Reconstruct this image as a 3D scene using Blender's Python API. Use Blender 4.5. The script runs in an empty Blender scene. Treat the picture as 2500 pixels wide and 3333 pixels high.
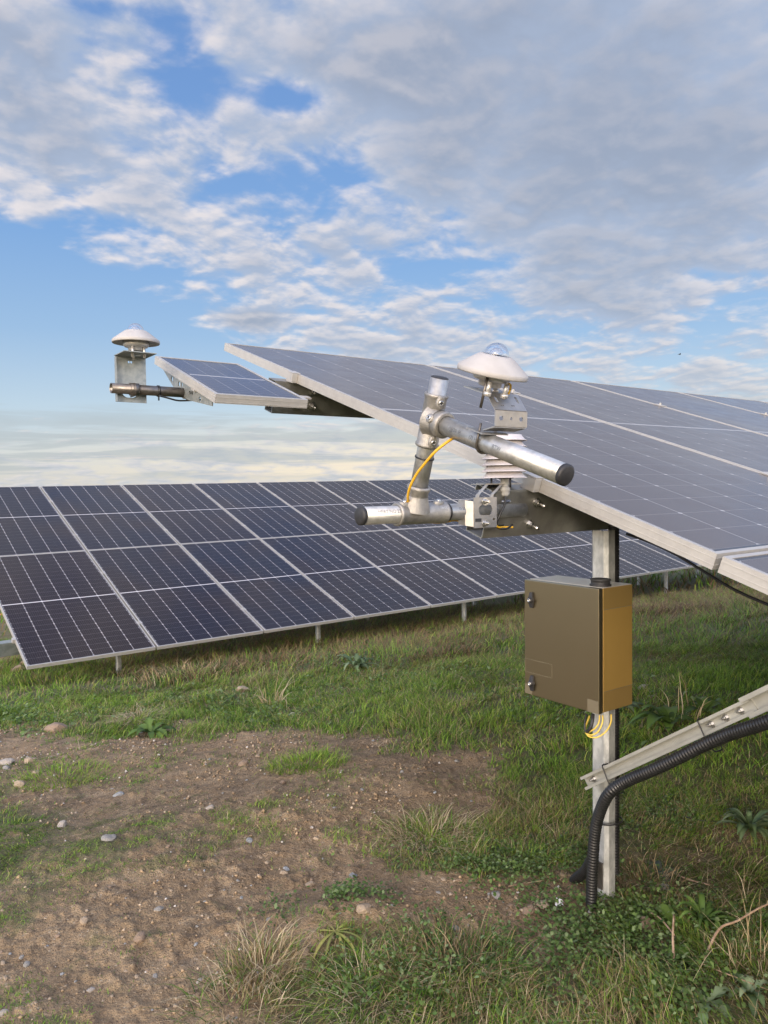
import bpy, bmesh, math, random
import numpy as np
from mathutils import Vector, Matrix
random.seed(7); rng = np.random.default_rng(11)
S = bpy.context.scene; COL = S.collection
# ------------------------------------------------------------------ camera maths
F = 2430.0; CX, CY = 1250.0, 1666.5; CAMZ = 1.073
M = np.array([[0.80718, -0.031989, 0.589438], [-0.590181, -0.023285, 0.806935], [-0.012087, -0.999217, -0.037675]])
C0 = np.array([0, 0, CAMZ])
def at(x, y, Z):                       # photo pixel + distance along the view axis -> world point
    return Vector(M @ np.array([(x-CX)/F*Z, (y-CY)/F*Z, Z]) + C0)
def proj(p):
    c = (np.asarray(p, dtype=float) - C0) @ M
    return CX + F*c[..., 0]/c[..., 2], CY + F*c[..., 1]/c[..., 2], c[..., 2]
# ------------------------------------------------------------------ noise
def _h(ix, iy, s):
    n = (ix*374761393 + iy*668265263 + s*974634777) & 0x7fffffff
    n = ((n ^ (n >> 13))*1274126177) & 0x7fffffff
    return ((n ^ (n >> 16)) & 0xffff)/65535.0
def vn(x, y, s=0):
    x = np.asarray(x, float); y = np.asarray(y, float)
    ix = np.floor(x).astype(np.int64); iy = np.floor(y).astype(np.int64)
    fx = x-ix; fy = y-iy; fx = fx*fx*(3-2*fx); fy = fy*fy*(3-2*fy)
    a = _h(ix, iy, s); b = _h(ix+1, iy, s); c = _h(ix, iy+1, s); d = _h(ix+1, iy+1, s)
    return (a*(1-fx)+b*fx)*(1-fy)+(c*(1-fx)+d*fx)*fy
def fbm(x, y, f, o=4, s=0, g=.5):
    r = 0; a = 1; t = 0
    for i in range(o):
        r = r + a*vn(np.asarray(x)*f+17.3*i, np.asarray(y)*f-9.1*i, s+i*13); t += a; a *= g; f *= 2.03
    return r/t
# ------------------------------------------------------------------ tagging
def tag(o, label=None, cat=None, group=None, kind=None):
    if label: o['label'] = label
    if cat: o['category'] = cat
    if group: o['group'] = group
    if kind: o['kind'] = kind
    return o
def empty(name, loc, label, cat, group=None):
    o = bpy.data.objects.new(name, None); o.empty_display_size = .05
    o.location = Vector(loc); COL.objects.link(o)
    return tag(o, label, cat, group)
def origin(o):
    p = Vector((0, 0, 0))
    while o: p += o.location; o = o.parent
    return p
class MB:
    def __init__(s): s.v = []; s.f = []; s.sm = []
    def add(s, vs, fs, smooth=False):
        n = len(s.v); s.v += [tuple(v) for v in vs]; s.f += [tuple(i+n for i in f) for f in fs]; s.sm += [smooth]*len(fs); return s
    def box(s, o, a, b, c):            # corner o and three edge vectors
        o, a, b, c = map(Vector, (o, a, b, c))
        vs = [o, o+a, o+a+b, o+b, o+c, o+a+c, o+a+b+c, o+b+c]
        fs = [(0,3,2,1),(4,5,6,7),(0,1,5,4),(1,2,6,5),(2,3,7,6),(3,0,4,7)]
        if a.cross(b).dot(c) < 0: fs = [f[::-1] for f in fs]
        return s.add(vs, fs)
    def tube(s, path, r, n=16, caps=True, smooth=True):
        P = [Vector(p) for p in path]; R = r if hasattr(r, '__len__') else [r]*len(P)
        t0 = (P[1]-P[0]).normalized(); u = t0.orthogonal().normalized(); vs = []; fs = []
        for i, p in enumerate(P):
            t = (P[min(i+1, len(P)-1)]-P[max(i-1, 0)]).normalized()
            u = (u-t*u.dot(t)).normalized(); w = t.cross(u)
            for k in range(n):
                a = 2*math.pi*k/n; vs.append(p+(u*math.cos(a)+w*math.sin(a))*R[i])
        for i in range(len(P)-1):
            for k in range(n):
                k2 = (k+1) % n; fs.append((i*n+k, i*n+k2, (i+1)*n+k2, (i+1)*n+k))
        s.add(vs, fs, smooth)
        if caps:
            m = (len(P)-1)*n
            s.add(vs[:n], [tuple(range(n))[::-1]]); s.add(vs[m:], [tuple(range(n))])
        return s
    def lathe(s, o, ax, prof, n=32, smooth=True):   # prof: (radius, height)
        o = Vector(o); ax = Vector(ax).normalized(); u = ax.orthogonal().normalized(); w = ax.cross(u)
        vs = []; fs = []
        for (r, h) in prof:
            for k in range(n):
                a = 2*math.pi*k/n; vs.append(o+ax*h+(u*math.cos(a)+w*math.sin(a))*max(r, 1e-5))
        for i in range(len(prof)-1):
            for k in range(n):
                k2 = (k+1) % n; fs.append((i*n+k, i*n+k2, (i+1)*n+k2, (i+1)*n+k))
        return s.add(vs, fs, smooth)
    def strip(s, pts, ext, th, nrm=None):  # folded sheet: polyline extruded by ext, thickness th
        pts = [Vector(p) for p in pts]; ext = Vector(ext); e = ext.normalized()
        ns = []
        for i in range(len(pts)):
            a = (pts[i]-pts[max(i-1, 0)]); b = (pts[min(i+1, len(pts)-1)]-pts[i])
            na = a.cross(e).normalized() if a.length > 0 else None; nb = b.cross(e).normalized() if b.length > 0 else None
            if na is None: m = nb
            elif nb is None: m = na
            else:
                m = (na+nb).normalized(); m = m/max(.35, m.dot(na))
            ns.append(m*th)
        q = [p+m for p, m in zip(pts, ns)]
        for i in range(len(pts)-1):
            vs = [pts[i], pts[i+1], q[i+1], q[i]]; vs += [v+ext for v in vs]
            fs = [(0,3,7,4),(1,5,6,2),(0,4,5,1),(2,6,7,3),(0,1,2,3),(4,7,6,5)]
            s.add(vs, [fs[2], fs[3], fs[4], fs[5]] + ([fs[0]] if i == 0 else []) + ([fs[1]] if i == len(pts)-2 else []))
        return s
    def build(s, name, mat, parent=None, bevel=0, local=False, fix=True):
        me = bpy.data.meshes.new(name)
        off = Vector((0, 0, 0)) if (local or parent is None) else origin(parent)
        me.from_pydata([tuple(Vector(v)-off) for v in s.v], [], s.f)
        me.polygons.foreach_set('use_smooth', s.sm)
        if fix:
            bm = bmesh.new(); bm.from_mesh(me); bmesh.ops.remove_doubles(bm, verts=bm.verts, dist=1e-6)
            bmesh.ops.recalc_face_normals(bm, faces=bm.faces); bm.to_mesh(me); bm.free()
        me.materials.append(mat)
        o = bpy.data.objects.new(name, me); COL.objects.link(o)
        if parent: o.parent = parent
        if bevel:
            b = o.modifiers.new('b', 'BEVEL'); b.width = bevel; b.segments = 2; b.limit_method = 'ANGLE'; b.angle_limit = math.radians(40)
        return o
def plate_holes(mb, o, du, dv, w, h, th, holes, seg=14):
    """flat plate w x h with round / slotted holes: holes = (cx,cy,rx,ry)."""
    bm = bmesh.new()
    def loop(pts):
        vs = [bm.verts.new((x, y, 0)) for x, y in pts]
        return [bm.edges.new((vs[i], vs[(i+1) % len(vs)])) for i in range(len(vs))]
    E = loop([(0, 0), (w, 0), (w, h), (0, h)])
    for (cx, cy, rx, ry) in holes:
        r = min(rx, ry); pts = []
        for k in range(seg):
            a = 2*math.pi*(k+.5)/seg; x = math.cos(a)*r; y = math.sin(a)*r
            x += math.copysign(rx-r, x); y += math.copysign(ry-r, y); pts.append((cx+x, cy+y))
        E += loop(pts)
    bmesh.ops.triangle_fill(bm, edges=E, use_beauty=True)
    g = bmesh.ops.extrude_face_region(bm, geom=bm.faces[:])
    bmesh.ops.translate(bm, verts=[v for v in g['geom'] if isinstance(v, bmesh.types.BMVert)], vec=(0, 0, th))
    du = Vector(du).normalized(); dv = Vector(dv).normalized(); n = du.cross(dv); o = Vector(o)
    bm.verts.index_update()
    vs = [o+du*v.co.x+dv*v.co.y+n*v.co.z for v in bm.verts]
    mb.add(vs, [tuple(v.index for v in f.verts) for f in bm.faces]); bm.free(); return mb
def smooth_path(pts, n=8):
    P = [Vector(p) for p in pts]; out = []
    Q = [P[0]*2-P[1]]+P+[P[-1]*2-P[-2]]
    for i in range(1, len(Q)-2):
        for k in range(n):
            t = k/n; a, b, c, d = Q[i-1:i+3]
            out.append(.5*((2*b)+(c-a)*t+(2*a-5*b+4*c-d)*t*t+(3*b-a-3*c+d)*t**3))
    out.append(P[-1]); return out
def resample(path, step):
    out = [path[0]]; acc = 0
    for a, b in zip(path[:-1], path[1:]):
        L = (b-a).length; d = step-acc
        while d <= L:
            out.append(a+(b-a)*(d/L)); d += step
        acc = (acc+L) % step
    return out
def corrugated(path, r, pitch):
    p = resample(path, pitch/4); R = [r*(1.0, 1.0, .89, .89)[i % 4] for i in range(len(p))]
    return p, R
# ------------------------------------------------------------------ materials
class NT:
    def __init__(s, tree): s.t = tree; s.n = tree.nodes; s.l = tree.links
    def new(s, t, **k):
        n = s.n.new(t)
        for a, b in k.items(): setattr(n, a, b)
        return n
    def set(s, sock, v):
        if isinstance(v, bpy.types.NodeSocket): s.l.new(v, sock)
        elif v is not None: sock.default_value = v
    def m(s, op, a, b=None, c=None, clamp=False):
        n = s.new('ShaderNodeMath', operation=op, use_clamp=clamp)
        for i, v in enumerate((a, b, c)): s.set(n.inputs[i], v)
        return n.outputs[0]
    def vm(s, op, a, b=None, scale=None):
        n = s.new('ShaderNodeVectorMath', operation=op); s.set(n.inputs[0], a)
        if b is not None: s.set(n.inputs[1], b)
        if scale is not None: s.set(n.inputs['Scale'], scale)
        return n.outputs['Value'] if op in ('DISTANCE', 'DOT_PRODUCT', 'LENGTH') else n.outputs[0]
    def mix(s, f, a, b):
        n = s.new('ShaderNodeMix', data_type='RGBA'); s.set(n.inputs[0], f)
        for k, v in ((6, a), (7, b)):
            s.set(n.inputs[k], (*v, 1) if isinstance(v, tuple) and len(v) == 3 else v)
        return n.outputs[2]
    def mr(s, v, a, b, c=0., d=1., smooth=True):
        n = s.new('ShaderNodeMapRange', interpolation_type='SMOOTHSTEP' if smooth else 'LINEAR')
        for i, q in enumerate((v, a, b, c, d)): s.set(n.inputs[i], q)
        return n.outputs[0]
    def noise(s, vec, scale, detail=4, rough=.5, dist=0.):
        n = s.new('ShaderNodeTexNoise'); s.set(n.inputs['Vector'], vec)
        n.inputs['Scale'].default_value = scale; n.inputs['Detail'].default_value = detail
        n.inputs['Roughness'].default_value = rough; n.inputs['Distortion'].default_value = dist
        return n.outputs['Fac']
    def comb(s, x, y, z):
        n = s.new('ShaderNodeCombineXYZ')
        for i, v in enumerate((x, y, z)): s.set(n.inputs[i], v)
        return n.outputs[0]
    def sep(s, v):
        n = s.new('ShaderNodeSeparateXYZ'); s.set(n.inputs[0], v); return n.outputs
    def bump(s, h, strength=.3, dist=.01):
        n = s.new('ShaderNodeBump'); n.inputs['Strength'].default_value = strength
        n.inputs['Distance'].default_value = dist; s.set(n.inputs['Height'], h); return n.outputs[0]
def mat(name, col=(.5,.5,.5), rough=.5, metal=0., **k):
    m = bpy.data.materials.new(name); m.use_nodes = True; t = NT(m.node_tree)
    b = m.node_tree.nodes['Principled BSDF']; b.inputs['Base Color'].default_value = (*col, 1)
    b.inputs['Roughness'].default_value = rough; b.inputs['Metallic'].default_value = metal
    for a, v in k.items(): b.inputs[a.replace('_', ' ')].default_value = v
    return m, t, b
def noisy(name, c1, c2, scale, rough, metal=0., r2=None, bump=0., bscale=200, stretch=(1,1,1), **k):
    m, t, b = mat(name, c1, rough, metal, **k)
    co = t.new('ShaderNodeTexCoord').outputs['Object']
    v = t.vm('MULTIPLY', co, stretch)
    n = t.noise(v, scale, 5, .6); f = t.mr(n, .35, .65)
    t.set(b.inputs['Base Color'], t.mix(f, c1, c2))
    if r2 is not None: t.set(b.inputs['Roughness'], t.mr(t.noise(v, scale*2.3, 4, .6), .3, .7, rough, r2))
    if bump: t.set(b.inputs['Normal'], t.bump(t.noise(v, bscale, 3, .6), bump, .002))
    return m
MT = {}
MT['galv'] = noisy('galvanised_pipe', (.52,.52,.50), (.38,.38,.37), 50, .36, .78, .50, .15, 320)
MT['cast'] = noisy('cast_fitting', (.42,.40,.37), (.32,.31,.29), 70, .46, .85, .58, .6, 420)
MT['post'] = noisy('spangled_galvanised', (.56,.57,.555), (.36,.37,.365), 42, .5, .5, .62, .15, 160, (1,1,.5))
MT['purlin'] = noisy('dull_galvanised', (.42,.41,.37), (.34,.33,.30), 22, .38, .85, .5, .1, 120)
MT['farpurlin'] = noisy('far_galvanised', (.30,.33,.32), (.20,.23,.22), 15, .55, .6, .6)
MT['alu'] = noisy('anodised_aluminium', (.50,.485,.455), (.455,.44,.415), 30, .42, .4, .5, .05, 300)
MT['alu2'] = noisy('silver_aluminium_brace', (.50,.50,.455), (.43,.43,.39), 18, .42, .6, .52, .08, 200, (1,1,1))
MT['steel'] = noisy('stainless_bracket', (.42,.40,.375), (.36,.345,.325), 60, .42, .9, .50, .06, 260)
MT['steelbox'] = noisy('brushed_stainless_sheet', (.36,.30,.195), (.345,.29,.185), 1.6, .30, .97, None, 0, 700, (1,1,1))  # box door: olive of the reflected land painted into the steel
MT['bolt'] = noisy('stainless_bolt', (.66,.65,.63), (.5,.5,.49), 200, .25, 1., .35)
MT['rubber'] = noisy('black_rubber', (.018,.018,.02), (.03,.03,.032), 80, .5, 0, .6)
MT['conduit'] = noisy('black_corrugated_plastic', (.010,.010,.011), (.015,.015,.016), 40, .32, 0, .45)
MT['tie'] = noisy('black_nylon', (.012,.012,.013), (.02,.02,.02), 90, .35)
MT['yellow'] = noisy('yellow_cable_jacket', (.70,.40,.03), (.72,.40,.02), 60, .45)
MT['yellow2'] = noisy('pale_yellow_cable', (.68,.50,.10), (.62,.45,.07), 60, .45)
MT['white'] = noisy('white_plastic', (.41,.395,.38), (.365,.35,.335), 22, .5, 0, .55)
MT['louvre'] = noisy('white_louvre_plastic', (.68,.62,.59), (.62,.57,.54), 25, .5)
MT['shade'] = noisy('grey_white_plastic', (.5,.49,.47), (.45,.44,.42), 25, .5)
MT['bodymetal'] = noisy('sensor_body_metal', (.62,.60,.57), (.54,.52,.5), 40, .35, .7, .45)
MT['darkpipe'] = noisy('dark_anodised_pipe', (.20,.18,.165), (.13,.12,.11), 30, .33, .8, .45)
MT['bplate'] = noisy('weathered_galvanised_plate', (.34,.36,.35), (.25,.275,.275), 45, .5, .55, .6, .1, 150)
MT['under'] = noisy('dark_backsheet', (.14,.135,.13), (.11,.105,.10), 10, .5)
MT['ink'] = noisy('stamped_ink', (.08,.09,.11), (.16,.17,.18), 300, .6)
MT['emb'] = noisy('embossed_casting_mark', (.78,.77,.75), (.6,.6,.58), 200, .4, .5)
MT['film'] = noisy('plastic_film_residue', (.42,.36,.25), (.40,.34,.24), 30, .42, .9)
MT['topreflect'] = noisy('sky_bright_steel_top', (.70,.69,.65), (.62,.61,.58), 6, .35, .5, .45, .02, 500)  # box top: bright sky reflection painted in as a paler steel
MT['boxside'] = noisy('reflection_gold_steel', (.57,.38,.13), (.53,.355,.125), 5, .33, .72, .40, 0, 500)  # box body: golden sky reflection painted into the steel colour
MT['goldreflect'] = noisy('golden_reflection_sheet', (.70,.45,.13), (.67,.43,.125), 5, .33, .7, .40, 0, 500)  # stronger gold for the side's middle, painted reflection as well
MT['filmedge'] = noisy('film_edge', (.42,.36,.25), (.38,.33,.23), 90, .45, .8)
MT['paper'] = noisy('white_litter', (.85,.85,.88), (.7,.7,.75), 60, .6)
MT['orange'] = noisy('orange_plastic', (.75,.30,.04), (.85,.45,.12), 60, .5)
m, t, b = mat('clear_glass', (.95,.96,.98), .0, 0., Transmission_Weight=1., IOR=1.45); MT['glass'] = m
m, t, b = mat('sensor_disc', (.03,.03,.035), .3, 0.); MT['disc'] = m
PITCH, PW, PL, GAP = 1.1147, 1.0957, 2.3175, .012
def pv_mat(name, W, L, cols, rows, cell, lw, rw, rowmix, dot, margin, busk=True, rough=.15, white=(.60,.58,.58), spec=.43):
    m, t, b = mat(name, cell, rough, 0.)
    co = t.new('ShaderNodeTexCoord').outputs['Object']; x, y, z = t.sep(co)
    cw = (W-2*margin)/cols; mid = .007 if rows > 12 else .003; rh = (L/2-margin-.004-mid)/(rows/2)
    u = t.m('DIVIDE', t.m('SUBTRACT', x, margin), cw); fu = t.m('FRACT', u)
    du = t.m('MULTIPLY', t.m('MINIMUM', fu, t.m('SUBTRACT', 1., fu)), cw)
    yy = t.m('SUBTRACT', t.m('ABSOLUTE', t.m('SUBTRACT', y, L/2)), mid)
    v = t.m('DIVIDE', yy, rh); fv = t.m('FRACT', v)
    dv = t.m('MULTIPLY', t.m('MINIMUM', fv, t.m('SUBTRACT', 1., fv)), rh)
    colline = t.m('LESS_THAN', du, lw); rowline = t.m('MULTIPLY', t.m('LESS_THAN', dv, rw), rowmix)
    dia = t.m('LESS_THAN', t.m('ADD', du, t.m('MULTIPLY', dv, 1.2)), dot)
    midl = t.m('LESS_THAN', yy, 0.)
    bx = t.m('MAXIMUM', t.m('LESS_THAN', x, margin), t.m('GREATER_THAN', x, W-margin))
    by = t.m('GREATER_THAN', yy, rh*rows/2)
    edge = t.m('MAXIMUM', bx, by)
    f = t.m('MAXIMUM', t.m('MAXIMUM', colline, rowline), t.m('MAXIMUM', dia, midl))
    oi = t.new('ShaderNodeObjectInfo').outputs['Random']
    tint = t.mix(oi, (cell[0]*1.25, cell[1]*1.0, cell[2]*.8), (cell[0]*.75, cell[1]*.95, cell[2]*1.45))
    n = t.noise(co, 1.1, 2, .5)
    tint = t.mix(t.mr(n, .38, .66), tint, (cell[0]*1.5, cell[1]*1.25, cell[2]*.95))
    if busk:   # fine busbar wires on every cell
        fb = t.m('FRACT', t.m('MULTIPLY', u, 10.)); bb = t.m('MULTIPLY', t.m('LESS_THAN', t.m('ABSOLUTE', t.m('SUBTRACT', fb, .5)), .035), .10)
        f0 = t.m('MAXIMUM', f, bb)
    else: f0 = f
    c = t.mix(f0, tint, white); c = t.mix(t.m('MULTIPLY', edge, .9), c, (.02, .02, .028))
    t.set(b.inputs['Base Color'], c)
    dust = t.noise(co, 6., 4, .65)
    t.set(b.inputs['Roughness'], t.mr(dust, .3, .7, rough*.9, rough*1.2))
    b.inputs['Specular IOR Level'].default_value = spec
    return m
MT['pv'] = pv_mat('photovoltaic_cells', PW, PL, 6, 24, (.0145,.011,.0125), .0012, .0007, .3, .0085, .018, spec=.33)
MT['pvn'] = pv_mat('sky_haze_photovoltaic_cells', PW, PL, 6, 24, (.064,.062,.072), .0011, .0007, .45, .0075, .018, False, .20, (.36,.355,.355), .8)  # near cells lightened: hazy sky reflection painted into their colour
MT['pvs'] = pv_mat('small_photovoltaic_cells', .312, .535, 4, 18, (.022,.027,.05), .0006, .0005, .6, .0022, .022, False, .16, (.30,.30,.32), .6)
# ------------------------------------------------------------------ ground shape
def gbase(x, y):
    x = np.asarray(x, float); y = np.asarray(y, float)
    z = np.where(y < 1.2, -.02*(1.2-y)*0, 0.)
    yy = np.maximum(y-1.4, 0)
    z = z - .135*(np.sqrt(yy*yy+.3)-math.sqrt(.3))
    far = np.maximum(y-9., 0.); z = z + .05*np.minimum(far, 60)+.135*np.maximum(y-45., 0)
    z = z - .012*np.clip(x-1.5, -10, 60)*np.clip((y-1.2)/6, 0, 1)
    return z
GX = np.arange(0, 2501, 250)
GY = np.array([1950, 2150, 2250, 2330, 2400, 2500, 2600, 2700, 2800, 2900, 3000, 3100, 3200, 3333])
GD = np.array([
 [1,1,1,1,1,1,1,1,1,1,1],
 [.45,1,1,1,1,1,1,1,1,1,1],
 [.9,1,1,1,1,1,1,1,1,1,1],
 [.9,.95,.8,.8,1,1,1,1,1,1,1],
 [.26,.26,.28,.15,.08,.12,.6,1,1,1,1],
 [.3,.45,.28,.12,.42,.05,.2,.95,1,1,1],
 [.5,.42,.45,.28,.2,.03,.08,.8,1,.95,.9],
 [.58,.62,.58,.42,.25,.42,.92,.7,.85,.7,.8],
 [.75,.62,.45,.4,.22,.65,1,1,.7,.6,.6],
 [.65,.35,.22,.22,.1,.02,.0,.1,.5,.9,.9],
 [.5,.2,.18,.15,.35,.12,.0,.25,1,1,1],
 [.22,.2,.2,.15,.22,.45,.4,.12,1,1,1],
 [.42,.4,.25,.2,.55,1,1,.55,.85,1,1],
 [.55,.55,.25,.32,.85,1,1,.7,.95,1,1]])
GDRY = np.array([
 [.3,.35,.45,.5,.55,.5,.5,.5,.5,.5,.5],
 [.3,.3,.45,.6,.6,.55,.55,.5,.5,.45,.4],
 [.2,.2,.3,.3,.25,.25,.3,.25,.15,.12,.12],
 [.15,.2,.3,.2,.2,.2,.25,.25,.15,.15,.15],
 [.15,.2,.2,.3,.4,.3,.3,.25,.15,.15,.2],
 [.12,.1,.15,.3,.1,.3,.3,.3,.2,.2,.2],
 [.1,.1,.1,.2,.3,.4,.4,.5,.3,.4,.35],
 [.1,.08,.08,.2,.3,.45,.5,.6,.6,.65,.5],
 [.08,.08,.1,.2,.3,.55,.65,.35,.65,.75,.5],
 [.08,.08,.1,.15,.3,.5,.5,.4,.55,.6,.4],
 [.08,.1,.15,.2,.25,.4,.4,.2,.2,.3,.3],
 [.15,.15,.2,.3,.55,.6,.6,.35,.25,.3,.5],
 [.12,.12,.2,.5,.6,.5,.6,.6,.45,.3,.6],
 [.12,.12,.25,.5,.55,.55,.65,.6,.5,.35,.6]])
def gridlook(G, px, py):
    fx = np.clip(px/250., 0, 9.999); ix = fx.astype(int); fx = fx-ix
    iy = np.clip(np.searchsorted(GY, py)-1, 0, len(GY)-2); fy = np.clip((py-GY[iy])/(GY[iy+1]-GY[iy]), 0, 1)
    return (G[iy, ix]*(1-fx)+G[iy, ix+1]*fx)*(1-fy)+(G[iy+1, ix]*(1-fx)+G[iy+1, ix+1]*fx)*fy
def veg(x, y):
    x = np.asarray(x, float); y = np.asarray(y, float)
    p = np.stack([x, y, gbase(x, y)], -1); px, py, pz = proj(p)
    ok = pz > .2; px = np.where(ok, px, 1250); py = np.where(ok, py, 3333)
    d = gridlook(GD, px, py); dr = gridlook(GDRY, px, py)
    n = fbm(x, y, 2.6, 4, 5)*.7+fbm(x, y, 11, 2, 8)*.3
    d = np.clip((d-.5)*1.0+.5+(n-.5)*1.5, 0, 1)
    dr = np.clip(dr+(fbm(x, y, 3.3, 3, 40)-.5)*.8, 0, 1)
    return d, dr, px, py
def ground(x, y, vegd=None):
    z = gbase(x, y); r = np.hypot(x, y); near = np.clip((14-r)/8, 0, 1)
    z = z + (fbm(x, y, .9, 3, 21)-.5)*.13*near*np.clip((r-1.)/1.5, 0, 1)
    z = z + (fbm(x, y, 5, 4, 22)-.5)*.024*near
    cl = fbm(x, y, 24, 3, 23); z = z + np.maximum(cl-.55, 0)*.03*near + (fbm(x, y, 70, 2, 24)-.5)*.008*near
    # worn step beside the bare track and the low mound at the foot of the frame
    mx, my = MOUND; z = z + .05*np.exp(-(((x-mx)/.16)**2+((y-my)/.12)**2))
    return z
MOUND = (0., 0.)
def groundpt(px, py):                  # where a photo ray meets the ground
    d = M @ np.array([(px-CX)/F, (py-CY)/F, 1.]); t = .8
    while t < 80:
        p = C0+d*t
        if p[2] < float(ground(p[0], p[1])): break
        t += .02
    lo, hi = t-.02, t
    for _ in range(12):
        mid = (lo+hi)/2; p = C0+d*mid
        if p[2] < float(ground(p[0], p[1])): hi = mid
        else: lo = mid
    p = C0+d*hi
    return Vector((p[0], p[1], float(ground(p[0], p[1]))))
q = groundpt(1110, 3010); MOUND = (q.x, q.y)
def mesh_arrays(name, V, Q, m, attrs=(), smooth=False, tri=False):
    me = bpy.data.meshes.new(name); nv = len(V); k = 3 if tri else 4; nf = len(Q)
    me.vertices.add(nv); me.vertices.foreach_set('co', np.asarray(V, np.float32).ravel())
    me.loops.add(nf*k); me.loops.foreach_set('vertex_index', np.asarray(Q, np.int32).ravel())
    me.polygons.add(nf); me.polygons.foreach_set('loop_start', np.arange(0, nf*k, k, dtype=np.int32))
    if smooth: me.polygons.foreach_set('use_smooth', np.ones(nf, bool))
    for an, typ, arr in attrs:
        a = me.attributes.new(an, typ, 'POINT')
        a.data.foreach_set('color' if typ == 'FLOAT_COLOR' else 'value', np.asarray(arr, np.float32).ravel())
    me.update(calc_edges=True); me.validate(); me.materials.append(m)
    o = bpy.data.objects.new(name, me); COL.objects.link(o); return o
m, t, b = mat('soil', (.2,.13,.08), .95)
co = t.new('ShaderNodeTexCoord').outputs['Object']
n1 = t.noise(co, 1.6, 5, .6); n2 = t.noise(co, 30, 5, .65); n3 = t.noise(co, 9, 4, .6)
c = t.mix(t.mr(n1, .35, .65), (.31,.215,.118), (.215,.148,.082))
c = t.mix(t.mr(n3, .4, .7), c, (.385,.275,.16)); c = t.mix(t.mr(n2, .50, .70), c, (.14,.095,.055)); n4 = t.noise(co, 150, 3, .7); c = t.mix(t.mr(n4, .56, .70, 0., .8), c, (.47,.36,.235)); c = t.mix(t.mr(n4, .44, .32, 0., .7), c, (.09,.062,.04))
vg = t.new('ShaderNodeAttribute', attribute_name='veg').outputs['Fac']
c = t.mix(t.mr(vg, .35, .95, 0., .9), c, (.065,.068,.026))
vo = t.new('ShaderNodeTexVoronoi'); t.set(vo.inputs['Vector'], co); vo.inputs['Scale'].default_value = 75
c = t.mix(t.m('MULTIPLY', t.m('LESS_THAN', vo.outputs['Distance'], .2), t.m('GREATER_THAN', n3, .55)), c, (.42,.34,.24))
t.set(b.inputs['Base Color'], c)
moss = t.noise(co, 7, 6, .7)
mq = t.mr(t.m('ADD', moss, t.m('MULTIPLY', vg, .30)), .62, .76); c = t.mix(t.m('MULTIPLY', mq, .6), c, (.115,.125,.045)); t.set(b.inputs['Base Color'], c)
h = t.m('ADD', t.m('MULTIPLY', n2, .6), t.m('MULTIPLY', t.noise(co, 120, 4, .7), .5))
t.set(b.inputs['Normal'], t.bump(h, 1., .02)); MT['soil'] = m
def make_ground():
    r = np.concatenate([np.geomspace(.25, .95, 14)[:-1], np.geomspace(.95, 14, 620), np.geomspace(14.3, 4000, 90)])
    fwd = math.atan2(M[1, 2], M[0, 2])
    a = np.concatenate([np.linspace(-.62, .62, 620), np.linspace(.62, 2*math.pi-.62, 92)[1:-1]])+fwd
    R, A = np.meshgrid(r, a, indexing='ij'); x = R*np.cos(A); y = R*np.sin(A)
    d, dr, px, py = veg(x, y); z = ground(x, y)
    nr, na = R.shape; V = np.stack([x, y, z], -1).reshape(-1, 3)
    i = np.arange(nr-1)[:, None]*na; j = np.arange(na)[None]; j2 = (j+1) % na
    Q = np.stack([i+j, i+na+j, i+na+j2, i+j2], -1).reshape(-1, 4)
    c = len(V); V = np.vstack([V, [[0, 0, float(ground(0., 0.))]]])
    vg = np.append(d.ravel(), 1.)
    o = mesh_arrays('ground', V, Q, MT['soil'], [('veg', 'FLOAT', vg)], True)
    bm = bmesh.new(); bm.from_mesh(o.data); bm.verts.ensure_lookup_table()
    for k in range(na): bm.faces.new((bm.verts[c], bm.verts[k], bm.verts[(k+1) % na]))
    bm.to_mesh(o.data); bm.free()
    tag(o, kind='structure', label='bare brown earth sloping away through rough grass')
make_ground()
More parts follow.
